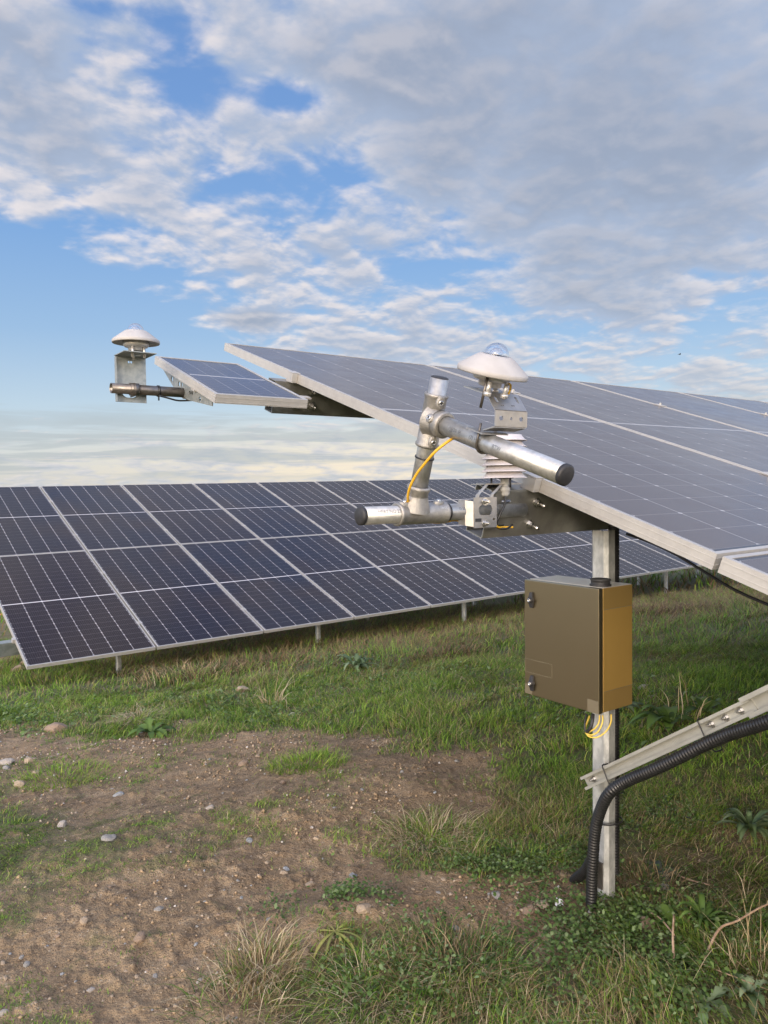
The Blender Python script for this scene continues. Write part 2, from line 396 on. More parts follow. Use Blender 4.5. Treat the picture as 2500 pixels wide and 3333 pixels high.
# ------------------------------------------------------------------ grass and ground cover (uncountable)
m = bpy.data.materials.new('grass_blades'); m.use_nodes = True; t = NT(m.node_tree)
b = m.node_tree.nodes['Principled BSDF']; b.inputs['Roughness'].default_value = .55; b.inputs['Specular IOR Level'].default_value = .3
ca = t.new('ShaderNodeAttribute', attribute_name='tone').outputs['Color']; t.set(b.inputs['Base Color'], ca)
tr = t.new('ShaderNodeBsdfTranslucent'); t.set(tr.inputs[0], ca); ms = t.new('ShaderNodeMixShader'); ms.inputs[0].default_value = .3
t.l.new(b.outputs[0], ms.inputs[1]); t.l.new(tr.outputs[0], ms.inputs[2])
t.l.new(ms.outputs[0], m.node_tree.nodes['Material Output'].inputs[0]); MT['blade'] = m
def blades(P, H, Wd, lean, az, col, droop, seg=3, kink=None):
    """ribbons: base P (n,3), height H, width Wd, lean distance, azimuth, colour (n,3)."""
    n = len(P); V = np.zeros((n, 2*seg+2, 3)); d = np.stack([np.cos(az), np.sin(az)], -1)
    sa = az+rng.uniform(.6, 2.5, n); sd = np.stack([np.cos(sa), np.sin(sa)], -1)
    for k in range(seg+1):
        s = k/seg; w = Wd*(1-.85*s**1.5)*.5
        off = lean*H*(s**1.6); zz = H*(s-droop*s**2.6)
        if kink is not None: off = off+kink[:, k]*H*.3
        cx = P[:, 0]+d[:, 0]*off; cy = P[:, 1]+d[:, 1]*off
        V[:, 2*k, 0] = cx-sd[:, 0]*w; V[:, 2*k, 1] = cy-sd[:, 1]*w
        V[:, 2*k+1, 0] = cx+sd[:, 0]*w; V[:, 2*k+1, 1] = cy+sd[:, 1]*w
        V[:, 2*k, 2] = V[:, 2*k+1, 2] = P[:, 2]-.004+zz
    i = (np.arange(n)*(2*seg+2))[:, None, None]; k = np.arange(seg)[None, :, None]*2
    Q = (i+k+np.array([0, 1, 3, 2])[None, None]).reshape(-1, 4)
    C = np.ones((n, 2*seg+2, 4)); C[..., :3] = col[:, None, :]
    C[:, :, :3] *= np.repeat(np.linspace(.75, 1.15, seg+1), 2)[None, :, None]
    return V.reshape(-1, 3), Q, C.reshape(-1, 4)
G1 = np.array([.125,.245,.026]); G2 = np.array([.22,.36,.042]); G3 = np.array([.05,.10,.02]); G4 = np.array([.36,.42,.08])
D1 = np.array([.40,.31,.17]); D2 = np.array([.26,.18,.085]); D3 = np.array([.55,.46,.30]); D4 = np.array([.14,.095,.055])
def tones(n, dry, vx, vy, brown=None):
    f = fbm(vx, vy, 1.7, 3, 61)[:, None]; r = rng.random((n, 1))
    g = G1*(1-f)+G2*f; g = np.where(r < .34, G3+(g-G3)*.25, g); g = np.where(r > .88, G4, g)
    q = rng.random((n, 1)); dd = np.where(q < .4, D1, np.where(q < .75, D2, np.where(q < .87, D3, D4)))
    if brown is not None: dd = np.where((rng.random((n, 1)) < brown[:, None]), np.where(q < .6, D2, D4), dd)
    isd = rng.random((n, 1)) < .66*dry[:, None]
    return np.where(isd, dd, g)*rng.uniform(.75, 1.25, (n, 1)), isd[:, 0]
def scatter(n, rmin, rmax, amax=.60, power=2.):
    fwd = math.atan2(M[1, 2], M[0, 2]); u = rng.random(n)
    r = (rmin**power+(rmax**power-rmin**power)*u)**(1/power); a = fwd+rng.uniform(-amax, amax, n)
    return r*np.cos(a), r*np.sin(a)
def pack(parts):
    V = []; Q = []; C = []; o = 0
    for v, q, c in parts:
        V.append(v); Q.append(q+o); C.append(c); o += len(v)
    return np.vstack(V), np.vstack(Q), np.vstack(C)
def grass_zone(n, rmin, rmax, hscale, wscale, thr=.42, seg=3):
    x, y = scatter(n, rmin, rmax); d, dr, px, py = veg(x, y)
    keep = rng.random(n) < (np.clip((d-thr+.12)/.45, 0, 1)**1.3+.10*np.clip(d*2, 0, 1))
    # tufty: thin out between clumps
    cl = fbm(x, y, 14, 2, 77); keep &= rng.random(n) < np.clip((cl-.3)*3, .25, 1)
    x, y, d, dr, px, py, cl = [q[keep] for q in (x, y, d, dr, px, py, cl)]; n = len(x)
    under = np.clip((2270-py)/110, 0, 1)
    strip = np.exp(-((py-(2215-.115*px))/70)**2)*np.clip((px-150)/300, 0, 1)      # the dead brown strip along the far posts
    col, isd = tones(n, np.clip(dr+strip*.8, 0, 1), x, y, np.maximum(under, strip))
    left = np.clip((1100-px)/500, 0, 1)*np.clip((py-2380)/60, 0, 1)
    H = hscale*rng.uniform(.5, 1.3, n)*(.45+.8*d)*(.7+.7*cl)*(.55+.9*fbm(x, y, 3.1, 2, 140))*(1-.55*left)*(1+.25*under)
    H *= np.where(isd, 1.15, 1.)
    W = wscale*rng.uniform(.6, 1.3, n)*np.where(isd, .8, 1.)
    lean = rng.uniform(.2, 1.15, n)*np.where(isd, 1.35, 1.); az = rng.uniform(0, 2*math.pi, n)*.6+fbm(x, y, 1.5, 2, 90)*9
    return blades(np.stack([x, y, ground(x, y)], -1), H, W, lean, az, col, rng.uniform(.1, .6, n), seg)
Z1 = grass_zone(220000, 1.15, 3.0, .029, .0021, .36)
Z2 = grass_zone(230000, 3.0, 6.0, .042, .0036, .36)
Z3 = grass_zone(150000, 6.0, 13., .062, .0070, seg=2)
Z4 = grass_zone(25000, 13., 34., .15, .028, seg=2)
V, Q, C = pack([Z1, Z2, Z3, Z4])
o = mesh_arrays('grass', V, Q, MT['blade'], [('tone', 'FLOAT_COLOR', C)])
tag(o, 'short rough green and straw coloured grass over brown soil', 'grass', kind='stuff')
def straw(n, rmin, rmax, L, W):
    x, y = scatter(n, rmin, rmax); d, dr, px, py = veg(x, y)
    keep = rng.random(n) < np.clip(dr*1.8-.3, 0.02, 1)*np.clip(d*1.6, .05, 1); x, y = x[keep], y[keep]; n = len(x)
    q = rng.random((n, 1)); col = np.where(q < .5, D1, np.where(q < .8, D3, D2))*rng.uniform(.8, 1.2, (n, 1))
    H = rng.uniform(.006, .04, n); Ls = rng.uniform(.4, 1.2, n)*L
    P = np.stack([x, y, ground(x, y)+.008], -1)
    kink = rng.normal(0, .25, (n, 5)).cumsum(1)*.3; kink[:, 0] = 0
    return blades(P, H, np.full(n, W), Ls/H, rng.uniform(0, 6.283, n), col, rng.uniform(0, 1.2, n), 4, kink*(Ls/H)[:, None])
V, Q, C = pack([straw(7000, 1.2, 3.2, .06, .0017), straw(8000, 3.2, 7, .09, .003)])
o = mesh_arrays('dead_grass', V, Q, MT['blade'], [('tone', 'FLOAT_COLOR', C)])
tag(o, 'dry straw lying in the grass', 'dead grass', kind='stuff')
# low leafy weeds
def leaflets(x, y, z, size, col, tilt=.6):
    n = len(x); a = rng.uniform(0, 6.283, n); ti = rng.uniform(-tilt, tilt, (n, 2))
    u = np.stack([np.cos(a), np.sin(a), ti[:, 0]], -1); v = np.stack([-np.sin(a), np.cos(a), ti[:, 1]], -1)
    sh = np.array([[0,-.15],[.5,-.42],[1.,-.12],[1.,.12],[.5,.42],[0,.15]])
    c = np.stack([x, y, z], -1)
    V = c[:, None]+size[:, None, None]*(sh[None, :, :1]*u[:, None]+sh[None, :, 1:]*v[:, None])
    V[:, 2:4, 2] -= size[:, None]*.25
    i = (np.arange(n)*6)[:, None, None]; Q = (i+np.array([[0,1,4,5],[1,2,3,4]])[None]).reshape(-1, 4)
    C = np.ones((n, 6, 4)); C[..., :3] = col[:, None]
    return V.reshape(-1, 3), Q, C.reshape(-1, 4)
def weed_zone(n, rmin, rmax, size, blobs, hgt=.03):
    x, y = scatter(n, rmin, rmax); d, dr, px, py = veg(x, y)
    w = np.zeros(n)
    for (bx, by, rx, ry, s) in blobs: w = np.maximum(w, s*np.exp(-(((px-bx)/rx)**2+((py-by)/ry)**2)))
    w *= np.clip(fbm(x, y, 9, 3, 33)*3-.9, 0, 1)
    k = rng.random(n) < w; x, y = x[k], y[k]; n = len(x); q = rng.random((n, 1))
    col = np.where(q < .45, [[.08,.14,.035]], np.where(q < .8, [[.13,.20,.055]], [[.20,.27,.12]]))*rng.uniform(.7, 1.25, (n, 1))
    h = rng.random(n)**1.2*hgt*(.5+1.*fbm(x, y, 7, 2, 55))
    return leaflets(x, y, ground(x, y)+.004+h, size*rng.uniform(.5, 1.3, n), col)
WB = [(1550,3180,330,130,.8),(2000,3200,420,170,1),(2000,3010,330,110,.9),(1700,2820,260,60,1),(1110,3000,150,50,1.2),(2350,3150,300,150,.8),(2150,2650,200,60,.4),(1250,3200,200,80,.8)]
WB2 = [(870,2320,160,28,1),(60,2345,180,40,1),(420,2330,200,25,.7),(1250,2200,260,40,.7),(1900,2330,300,60,.5),(2250,2400,250,70,.5),(1150,2160,140,40,.8),(700,2290,200,30,.8)]
V, Q, C = pack([weed_zone(300000, 1.15, 3.2, .0085, WB, .03), weed_zone(110000, 3., 8.5, .02, WB2, .05)])
o = mesh_arrays('low_weeds', V, Q, MT['blade'], [('tone', 'FLOAT_COLOR', C)])
tag(o, 'small leafed weeds matting the ground among the grass', 'weeds', kind='stuff')
# ------------------------------------------------------------------ stones
def stone_mat(n, c1, c2): return noisy(n, c1, c2, 18, .85, 0, .95, .7, 60)
SM = [stone_mat('tan_stone', (.40,.32,.23), (.30,.23,.16)), stone_mat('grey_stone', (.31,.30,.275), (.22,.21,.195)), stone_mat('pale_stone', (.42,.38,.33), (.31,.275,.235)),
      stone_mat('brown_stone', (.24,.17,.115), (.31,.23,.16)), stone_mat('bluegrey_stone', (.24,.255,.26), (.31,.32,.32))]
def stone_mesh(seed, sub, m):
    bm = bmesh.new(); bmesh.ops.create_icosphere(bm, subdivisions=sub, radius=1.); r = random.Random(seed)
    pl = [(Vector((r.gauss(0,1), r.gauss(0,1), r.gauss(0,1))).normalized(), r.uniform(.62, .9)) for _ in range(9)]
    for v in bm.verts:
        for nrm, d in pl:
            e = v.co.dot(nrm)-d
            if e > 0: v.co -= nrm*e*.85
        k = .06; v.co += Vector((float(vn(v.co.x*3+seed, v.co.y*3+v.co.z*2, seed))-.5, float(vn(v.co.y*3, v.co.z*3+seed, seed+3))-.5, float(vn(v.co.z*3, v.co.x*3, seed+5))-.5))*k*3
        v.co.z *= .62
    me = bpy.data.meshes.new('stone'); bm.to_mesh(me); bm.free()
    me.polygons.foreach_set('use_smooth', [False]*len(me.polygons)); me.materials.append(m); return me
SMESH = [[stone_mesh(s*7+k, 3, SM[k]) for s in range(3)] for k in range(5)]
def stone(p, w, k, label, name='stone', cat='stone', group=None, sink=.25):
    o = bpy.data.objects.new(name, random.choice(SMESH[k])); COL.objects.link(o)
    s = w/2/.85; o.scale = (s*random.uniform(.9, 1.2), s*random.uniform(.7, 1.), s*random.uniform(.7, 1.1))
    o.rotation_euler = (random.uniform(-.3, .3), random.uniform(-.3, .3), random.uniform(0, 6.28))
    o.location = Vector(p)+Vector((0, 0, s*.62*(1-2*sink)*.6)); return tag(o, label, cat, group)
BIG = [(1768,2950,58,0,'large tan angular rock on bare soil just left of the post foot'),
 (1721,2968,52,3,'rounded brown rock touching the large tan rock left of the post foot'),
 (1830,3078,42,0,'tan rock sitting in green weeds below the post foot'),
 (2105,3015,60,3,'reddish brown stone half buried in grass beside the low rosette plant'),
 (1183,2963,52,0,'flat tan stone at the upper edge of the dark weed mound'),
 (22,2487,42,2,'whitish grey rock at the left edge of the bare earth'),
 (98,2480,36,0,'tan rounded stone right of the whitish rock at the left edge'),
 (118,2521,32,0,'tan stone just below a pair of pale stones at far left'),
 (64,2556,34,0,'pinkish tan stone, lowest of the cluster at the far left'),
 (202,2690,36,2,'pale oval stone among thin grass on the left'),
 (356,2732,44,1,'light grey half buried stone in the thin grass left of centre'),
 (454,3058,46,3,'brown blocky stone alone on the bare lower left soil'),
 (386,2590,32,4,'blue grey stone in thin grass on the left'),
 (684,2632,28,2,'small white stone near the middle of the earth patch'),
 (791,2489,32,3,'reddish rounded stone left of the small bright grass patch'),
 (951,2328,22,2,'pale pink round stone at the far edge of the earth patch'),
 (296,3224,26,2,'flat pale stone near the bottom left corner'),
 (722,3190,30,0,'tan stone right of a flat pale stone near the dry tuft'),
 (648,3196,22,2,'flat pale stone left of the dry tuft near the bottom'),
 (987,3108,46,3,'brown stone between dry tuft and dark weed mound'),
 (8,3300,34,2,'white stone in the bottom left corner'),
 (1010,2883,32,0,'light tan stone in the middle of the bare track'),
 (2097,2245,38,2,'pale crumpled looking stone in green grass right of the steel box'),
 (792,2250,48,0,'pinkish stone in front of the dead grass under the far array'),
 (182,2378,70,3,'broad brown clod at the grass edge on the left'),
 (812,2738,22,4,'small blue grey stone on the bare track'),
 (1490,3060,26,0,'tan stone on the bare track above the large grass tuft'),
 (1484,3025,24,1,'grey upright stone on the bare soil left of the rocks by the post'),
 (1615,2915,28,1,'grey stone between small green sprigs on bare soil'),
 (2165,2895,34,1,'dark grey stone in weeds right of the post foot'),
 (60,2185,46,0,'tan rock on rubble under the end of the far array'),
 (85,2160,34,0,'smaller tan rock on rubble under the end of the far array')]
for x, y, w, k, lab in BIG:
    p = groundpt(x, y); Z = proj(p)[2]; stone(p, w/F*Z*.95, k, lab)
n = 0
while n < 210:
    x = random.uniform(-20, 1900); y = random.uniform(2370, 3320)**1.0
    p = groundpt(x, y); d = float(veg(p.x, p.y)[0])
    if random.random() < d*1.5: continue
    Z = proj(p)[2]; w = random.choice((7, 7, 8, 9, 10, 12, 17))*random.uniform(.8, 1.25)*(1.25 if y > 2800 else 1.)
    stone(p, w/F*Z, random.choice((0,0,0,3,3,1,0,1,4)), 'small loose pebble lying on the bare brown earth', 'pebble', 'pebble', 'pebbles scattered over the bare earth', .3); n += 1
def gravel():
    N = 90000; x, y = scatter(N, 1.2, 7.5); d = veg(x, y)[0]; k = rng.random(N) < np.clip(1.05-d*1.6, .0, 1)*np.clip(fbm(x, y, 5, 3, 44)*3-1., .05, 1)
    x, y = x[k], y[k]; n = len(x); s = (.0012+.0045*rng.random(n)**3)*(1+np.hypot(x, y)*.16)
    base = np.array([[1,0,0],[0,1,0],[-1,0,0],[0,-1,0],[0,0,.8],[0,0,-.8]], float)
    V = base[None]*rng.uniform(.6, 1.3, (n, 6, 1)); a = rng.uniform(0, 6.28, n); ca, sa = np.cos(a)[:, None], np.sin(a)[:, None]
    X = V[..., 0]*ca-V[..., 1]*sa; Y = V[..., 0]*sa+V[..., 1]*ca
    V = np.stack([X, Y, V[..., 2]], -1)*s[:, None, None]+np.stack([x, y, ground(x, y)+s*.35], -1)[:, None]
    f = np.array([[0,1,4],[1,2,4],[2,3,4],[3,0,4],[1,0,5],[2,1,5],[3,2,5],[0,3,5]])
    Q = ((np.arange(n)*6)[:, None, None]+f[None]).reshape(-1, 3)
    q = rng.random((n, 1)); col = np.where(q < .7, [[.33,.235,.14]], np.where(q < .93, [[.45,.36,.26]], [[.5,.47,.43]]))*rng.uniform(.6, 1.2, (n, 1))
    C = np.ones((n, 6, 4)); C[..., :3] = col[:, None]
    o = mesh_arrays('gravel', V.reshape(-1, 3), Q, MT['grit'], [('tone', 'FLOAT_COLOR', C.reshape(-1, 4))], False, True)
    tag(o, 'fine grit and crumbs of soil on the bare earth', 'gravel', kind='stuff')
m, t, b = mat('grit', (.3,.2,.1), .9); t.set(b.inputs['Base Color'], t.new('ShaderNodeAttribute', attribute_name='tone').outputs['Color']); MT['grit'] = m
gravel()
# ------------------------------------------------------------------ individual plants
def plant_mesh(name, label, cat, V, Q, C, p, group=None):
    V = np.asarray(V)-np.array(p)
    o = mesh_arrays(name, V, Q, MT['blade'], [('tone', 'FLOAT_COLOR', C)]); o.location = p
    return tag(o, label, cat, group)
def tuft(px, py, n, H, spread, W, cols, name, label, cat='grass tuft', lean=(.3, 1.2), seg=5, group=None):
    p = groundpt(px, py); a = rng.uniform(0, 6.283, n); r = spread*np.sqrt(rng.random(n))
    x = p.x+np.cos(a)*r; y = p.y+np.sin(a)*r; q = rng.integers(0, len(cols), n)
    col = np.array(cols)[q]*rng.uniform(.75, 1.25, (n, 1)); Hh = H*rng.uniform(.4, 1.15, n)
    kink = rng.normal(0, .12, (n, seg+1)).cumsum(1); kink[:, 0] = 0
    az = a+rng.normal(0, .7, n)
    V, Q, C = blades(np.stack([x, y, ground(x, y)], -1), Hh, W*rng.uniform(.6, 1.3, n), rng.uniform(*lean, n), az, col, rng.uniform(.2, .9, n), seg, kink)
    return plant_mesh(name, label, cat, V, Q, C, p, group)
tuft(850, 3170, 420, .095, .075, .0022, [D1, D3, D1, G1, D2], 'dry_grass_tuft', 'pale dry grass tuft standing alone on bare soil near the bottom')
tuft(760, 3290, 260, .07, .11, .002, [D1, D3, G1, G3], 'dry_grass_tuft', 'flattened straw tuft at the bottom edge below the pale dry tuft', lean=(.8, 2.))
tuft(1480, 3180, 1500, .075, .15, .0022, [D1, D2, G1, G3, G3, D1], 'grass_clump', 'large mixed green and brown grass clump left of the worn earth strip')
tuft(1230, 3230, 500, .06, .12, .002, [D1, D3, G1, G2], 'grass_clump', 'low straw and green clump below the dark weed mound', lean=(.6, 1.8))
tuft(1400, 2720, 500, .07, .13, .0026, [D1, D3, D3, G1], 'dry_grass_tuft', 'bleached straw tuft at the edge of the track above the bare soil', lean=(.5, 1.8))
tuft(2110, 2880, 420, .07, .10, .0024, [D2, D1, D4, G3], 'dry_grass_tuft', 'brown wiry grass tuft just right of the post')
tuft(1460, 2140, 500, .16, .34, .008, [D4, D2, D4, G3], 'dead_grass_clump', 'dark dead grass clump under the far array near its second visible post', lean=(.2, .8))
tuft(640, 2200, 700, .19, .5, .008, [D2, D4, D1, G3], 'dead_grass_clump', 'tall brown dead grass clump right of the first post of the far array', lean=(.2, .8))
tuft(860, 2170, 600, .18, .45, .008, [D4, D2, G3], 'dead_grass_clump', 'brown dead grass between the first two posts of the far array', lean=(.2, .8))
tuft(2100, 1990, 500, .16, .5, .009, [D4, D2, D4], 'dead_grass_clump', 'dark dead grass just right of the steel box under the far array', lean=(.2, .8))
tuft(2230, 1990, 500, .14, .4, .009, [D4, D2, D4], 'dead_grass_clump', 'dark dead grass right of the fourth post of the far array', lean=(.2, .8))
tuft(1000, 2490, 800, .065, .17, .003, [G2, G4, G2, G1], 'green_grass_patch', 'small bright green grass patch in the middle of the bare earth', lean=(.3, 1.3), seg=3)
tuft(205, 2530, 700, .055, .2, .003, [G2, G4, G2, G1], 'green_grass_patch', 'bright green patch right of the stone cluster on the left', lean=(.3, 1.3), seg=3)
tuft(455, 2342, 500, .07, .13, .004, [D3, D1, D3], 'straw_pile', 'pinkish dry straw heap at the grass edge on the left', 'straw pile', (1., 3.))
tuft(2230, 2760, 120, .03, .28, .0025, [D3, D1], 'straw_pile', 'scattered pale straw on brown soil right of the post', 'straw pile', (2., 6.))
tuft(2480, 3150, 50, .22, .07, .0018, [D3, D1], 'dry_stalks', 'tall thin straw stalks at the right edge near the bottom', 'dry stalks', (.2, .8), 6)
tuft(2450, 2960, 14, .22, .10, .0018, [D3, D1], 'dry_stalks', 'few thin arching straw stalks above the low rosette at right', 'dry stalks', (.2, .8), 6)
tuft(880, 2300, 26, .3, .08, .007, [D3, D1], 'dry_stalks', 'pale bare stalks in front of the far array between its first posts', 'dry stalks', (.3, .9), 6)
tuft(2230, 2330, 14, .24, .12, .005, [D3, D1], 'dry_stalks', 'pale dead stalks above the broad leaved dock', 'dry stalks', (.2, .7), 6)
def rosette(px, py, n, L, Wd, cols, name, label, cat, rise=(.2, .9), lob=0):
    p = groundpt(px, py); V = []; Q = []; C = []; seg = 7
    for i in range(n):
        a = random.uniform(0, 6.283); l = L*random.uniform(.55, 1.15); w = Wd*random.uniform(.7, 1.2); up = random.uniform(*rise)
        c = np.array(random.choice(cols))*random.uniform(.8, 1.2); b0 = len(V)
        d = Vector((math.cos(a), math.sin(a), 0)); sd = Vector((-math.sin(a), math.cos(a), 0))
        for k in range(seg+1):
            s = k/seg; ww = w*(math.sin(math.pi*min(1, s*.93+.05))**.8)*.5+.0008
            if lob: ww *= 1+.35*math.sin(k*2.6)
            pos = p+d*(l*s*math.cos(up*.8))+Vector((0, 0, .006+l*(math.sin(up)*s-.55*s*s*s)))
            fold = Vector((0, 0, ww*.35)); V += [pos-sd*ww+fold, pos, pos+sd*ww+fold]
            C += [[*c, 1], [*(c*1.35), 1], [*(c*.95), 1]]
        for k in range(seg):
            q = b0+3*k; Q += [[q, q+1, q+4, q+3], [q+1, q+2, q+5, q+4]]
    return plant_mesh(name, label, cat, np.array([tuple(v) for v in V]), np.array(Q), np.array(C), p)
GP = [(.13,.19,.09), (.09,.14,.06), (.17,.22,.12)]; GB = [(.09,.16,.035), (.13,.21,.05), (.06,.11,.025)]
rosette(2440, 2705, 46, .12, .015, GP, 'rosette_weed', 'grey green rosette weed with long pointed leaves at right edge', 'weed', (.1, 1.2))
rosette(2290, 3010, 36, .10, .011, GB, 'rosette_weed', 'dark green narrow leaved rosette weed right of the reddish stone', 'weed', (.2, 1.2))
rosette(2180, 2365, 12, .20, .06, GB, 'dock_plant', 'broad leaved green dock growing right of the cables', 'weed', (.4, 1.1))
rosette(2290, 2320, 7, .17, .055, GB, 'dock_plant', 'smaller broad leaved dock behind the grey strut', 'weed', (.4, 1.1))
rosette(490, 2392, 16, .17, .045, GB, 'lobed_leaf_weed', 'lobed leaf weed below the dry straw heap on the left', 'weed', (.2, .9), 1)
rosette(1160, 2180, 30, .24, .03, GP, 'pale_thistle', 'pale grey green thistle in front of the far array', 'weed', (.5, 1.2), 1)
rosette(2010, 2320, 14, .2, .04, GP, 'lobed_leaf_weed', 'pale lobed weed in the grass right of the steel box', 'weed', (.4, 1.), 1)
rosette(2185, 3010, 5, .06, .035, GB, 'round_leaf_weed', 'round bright green leaves beside the reddish stone', 'weed', (.3, .9))
rosette(2240, 3125, 3, .05, .045, GB, 'round_leaf_weed', 'single round green leaf below the dark rosette', 'weed', (.3, .7))
rosette(2300, 3270, 12, .08, .018, GP, 'lobed_leaf_weed', 'jagged pale leaf weed at the bottom right', 'weed', (.1, .5), 1)
rosette(2440, 3240, 9, .06, .016, GP, 'lobed_leaf_weed', 'pale lobed weed among the stalks at the bottom right corner', 'weed', (.3, 1.), 1)
rosette(1090, 3040, 9, .09, .006, [(.30,.30,.09), (.2,.22,.07)], 'flattened_blades', 'yellow green flattened blades lying across the dark weed mound', 'grass tuft', (.02, .2))
rosette(2150, 2840, 12, .10, .02, [(.09,.12,.09), (.13,.14,.08)], 'wilted_weed', 'wilted grey leaves on the ground right of the post', 'weed', (.0, .3))
# twigs, scraps
MT['twig'] = noisy('dry_twig_bark', (.36,.26,.18), (.24,.16,.10), 60, .85)
def twig(pts, r, name, label, cat, mt='twig'):
    P = [groundpt(x, y)+Vector((0, 0, h)) for x, y, h in pts]; sp = smooth_path(P, 5)
    o = empty(name, P[0], label, cat)
    MB().tube(sp, [r*(1-.5*i/len(sp)) for i in range(len(sp))], 7).build('stem', MT[mt], o); return o
twig([(2195,3150,.0),(2190,3110,.04),(2193,3080,.075)], .0035, 'twig', 'short upright brown twig stump in the weeds at right', 'twig')
twig([(2195,3085,.03),(2150,3030,.03),(2115,2995,.02)], .0022, 'twig', 'thin pale forked twig leaning left of the upright stump', 'twig')
twig([(2290,3140,.01),(2340,3095,.05),(2400,3080,.06),(2480,3060,.08),(2560,3040,.09)], .0032, 'twig', 'long bent dry branch reaching to the right edge', 'twig')
twig([(2195,2855,.01),(2240,2880,.015),(2310,2895,.012)], .0035, 'twig', 'pale split stick lying right of the post foot', 'twig')
twig([(2270,3145,.01),(2360,3190,.015),(2520,3260,.02)], .0018, 'twig', 'long thin straw stem lying toward the bottom right corner', 'twig')
twig([(1655,2892,.006),(1710,2883,.007),(1770,2875,.008)], .0016, 'twig', 'thin dry stem lying on bare soil left of the conduit', 'twig')
twig([(2225,2678,.02),(2300,2688,.015),(2374,2690,.02)], .0020, 'cable_offcut', 'thin black cable end left of the grey green rosette', 'cable', 'tie')
p = groundpt(1815, 2960); mb = MB()
for i in range(5):
    a = Vector((random.uniform(-.01,.01), random.uniform(-.008,.008), random.uniform(.004,.014)))
    mb.strip([p+a, p+a+Vector((.006,.003,.004)), p+a+Vector((.011,-.002,.001))], (0.002,.007,.003), .0004)
tag(mb.build('paper_scrap', MT['paper']), 'tiny crumpled white paper scrap left of the post foot', 'litter')
p = groundpt(4, 2012)+Vector((0, 0, .08)); mb = MB()
for i in range(9):
    a = Vector((random.uniform(-.06,.03), random.uniform(-.03,.03), random.uniform(-.07,.09)))
    mb.strip([p+a, p+a+Vector((.02,.01,.05)), p+a+Vector((.05,-.01,.03))], (.01,.03,.012), .001)
tag(mb.build('orange_scrap', MT['orange']), 'small ragged orange plastic scrap in the grass at the left edge beside the far array', 'litter')
# ------------------------------------------------------------------ solar modules
TH = .033
def module(name, W, L, cellm, th=TH, lip=.011):
    root = empty(name, (0, 0, 0), 'x', 'solar panel'); mb = MB()
    c = .0
    for (x0, x1, y0, y1) in ((0, lip, 0, L), (W-lip, W, 0, L), (lip, W-lip, 0, lip), (lip, W-lip, L-lip, L)):
        mb.box((x0, y0, -.0045), (x1-x0, 0, 0), (0, y1-y0, 0), (0, 0, .0045))
    w = .0018
    for (x0, x1, y0, y1) in ((0, w, 0, L), (W-w, W, 0, L), (w, W-w, 0, w), (w, W-w, L-w, L)):
        mb.box((x0, y0, -th), (x1-x0, 0, 0), (0, y1-y0, 0), (0, 0, th-.0055 if False else th-.0046))
    for (x0, x1, y0, y1) in ((w, .028, w, L-w), (W-.028, W-w, w, L-w)):
        mb.box((x0, y0, -th), (x1-x0, 0, 0), (0, y1-y0, 0), (0, 0, .0018))
    # rolled groove along the outside of every side
    g = .0009
    for z in (-.0105, -.0245):
        mb.box((-g, 0, z), (g, 0, 0), (0, L, 0), (0, 0, .0014)); mb.box((W, 0, z), (g, 0, 0), (0, L, 0), (0, 0, .0014))
        mb.box((0, -g, z), (W, 0, 0), (0, g, 0), (0, 0, .0014))
    fr = mb.build('frame', MT['alu'], root, local=True, fix=False)
    gl = MB().box((lip-.003, lip-.003, -.0012-.0036), (W-2*lip+.006, 0, 0), (0, L-2*lip+.006, 0), (0, 0, .0032))
    gl = MB().add([(lip, lip, -.0014), (W-lip, lip, -.0014), (W-lip, L-lip, -.0014), (lip, L-lip, -.0014)], [(0,1,2,3)])
    cs = gl.build('cell_sheet', cellm, root, local=True, fix=False)
    bs = MB().box((w, w, -.0085), (W-2*w, 0, 0), (0, L-2*w, 0), (0, 0, .0036)).build('backsheet', MT['under'], root, local=True, fix=False)
    jb = MB()
    for k in (-1, 0, 1): jb.box((W/2-.03+k*.25, L/2-.04, -.024), (.06, 0, 0), (0, .08, 0), (0, 0, .0152))
    j = jb.build('junction_box', MT['rubber'], root, local=True, fix=False)
    return root
def copy_tree(o, parent=None):
    c = o.copy(); COL.objects.link(c); c.parent = parent
    for ch in o.children: copy_tree(ch, c)
    return c
proto = module('solar_panel', PW, PL, MT['pv'])
NO = Vector((1.34024, 2.96131, .60448+CAMZ)); NA = Vector((1, 0, 0)); NB = Vector((0, -.946966, -.321333)); NN = Vector((0, -.321333, .946966))
FO = Vector((1.15638, 11.17109, .01736+CAMZ)); FA = Vector((.999873, .014152, .007359)); FB = Vector((.015774, -.945792, -.324390)); FB = (FB-FA*FB.dot(FA)).normalized(); FN = FB.cross(FA)
if FN.z < 0: FN = -FN
def place(o, O, A, B, N, u, s):      # local x along row, local y up-slope, origin at lower edge
    c = O+A*u+B*s; R = Matrix((A, -B, N)).transposed().to_4x4(); R.translation = c; o.matrix_world = R
ORD = ['first', 'second', 'third', 'fourth', 'fifth', 'sixth', 'seventh', 'eighth', 'ninth', 'tenth', 'eleventh', 'twelfth', 'thirteenth', 'fourteenth']
used = False
def panel_set(O, A, B, N, cnt, lab, group):
    global used
    for row, rn in ((0, 'upper'), (1, 'lower')):
        for i in range(cnt):
            if used:
                o = copy_tree(proto)
                for ch in o.children:
                    if ch.name.startswith('cell_sheet'): ch.material_slots[0].link = 'DATA'
            else: o = proto; used = True
            place(o, O, A, B, N, i*PITCH, PL+row*(PL+GAP))
            if cnt == 5:
                for ch in o.children:
                    if ch.name.startswith('cell_sheet'): ch.material_slots[0].link = 'OBJECT'; ch.material_slots[0].material = MT['pvn']
            o['label'] = lab(rn, i); o['category'] = 'solar panel'; o['group'] = group
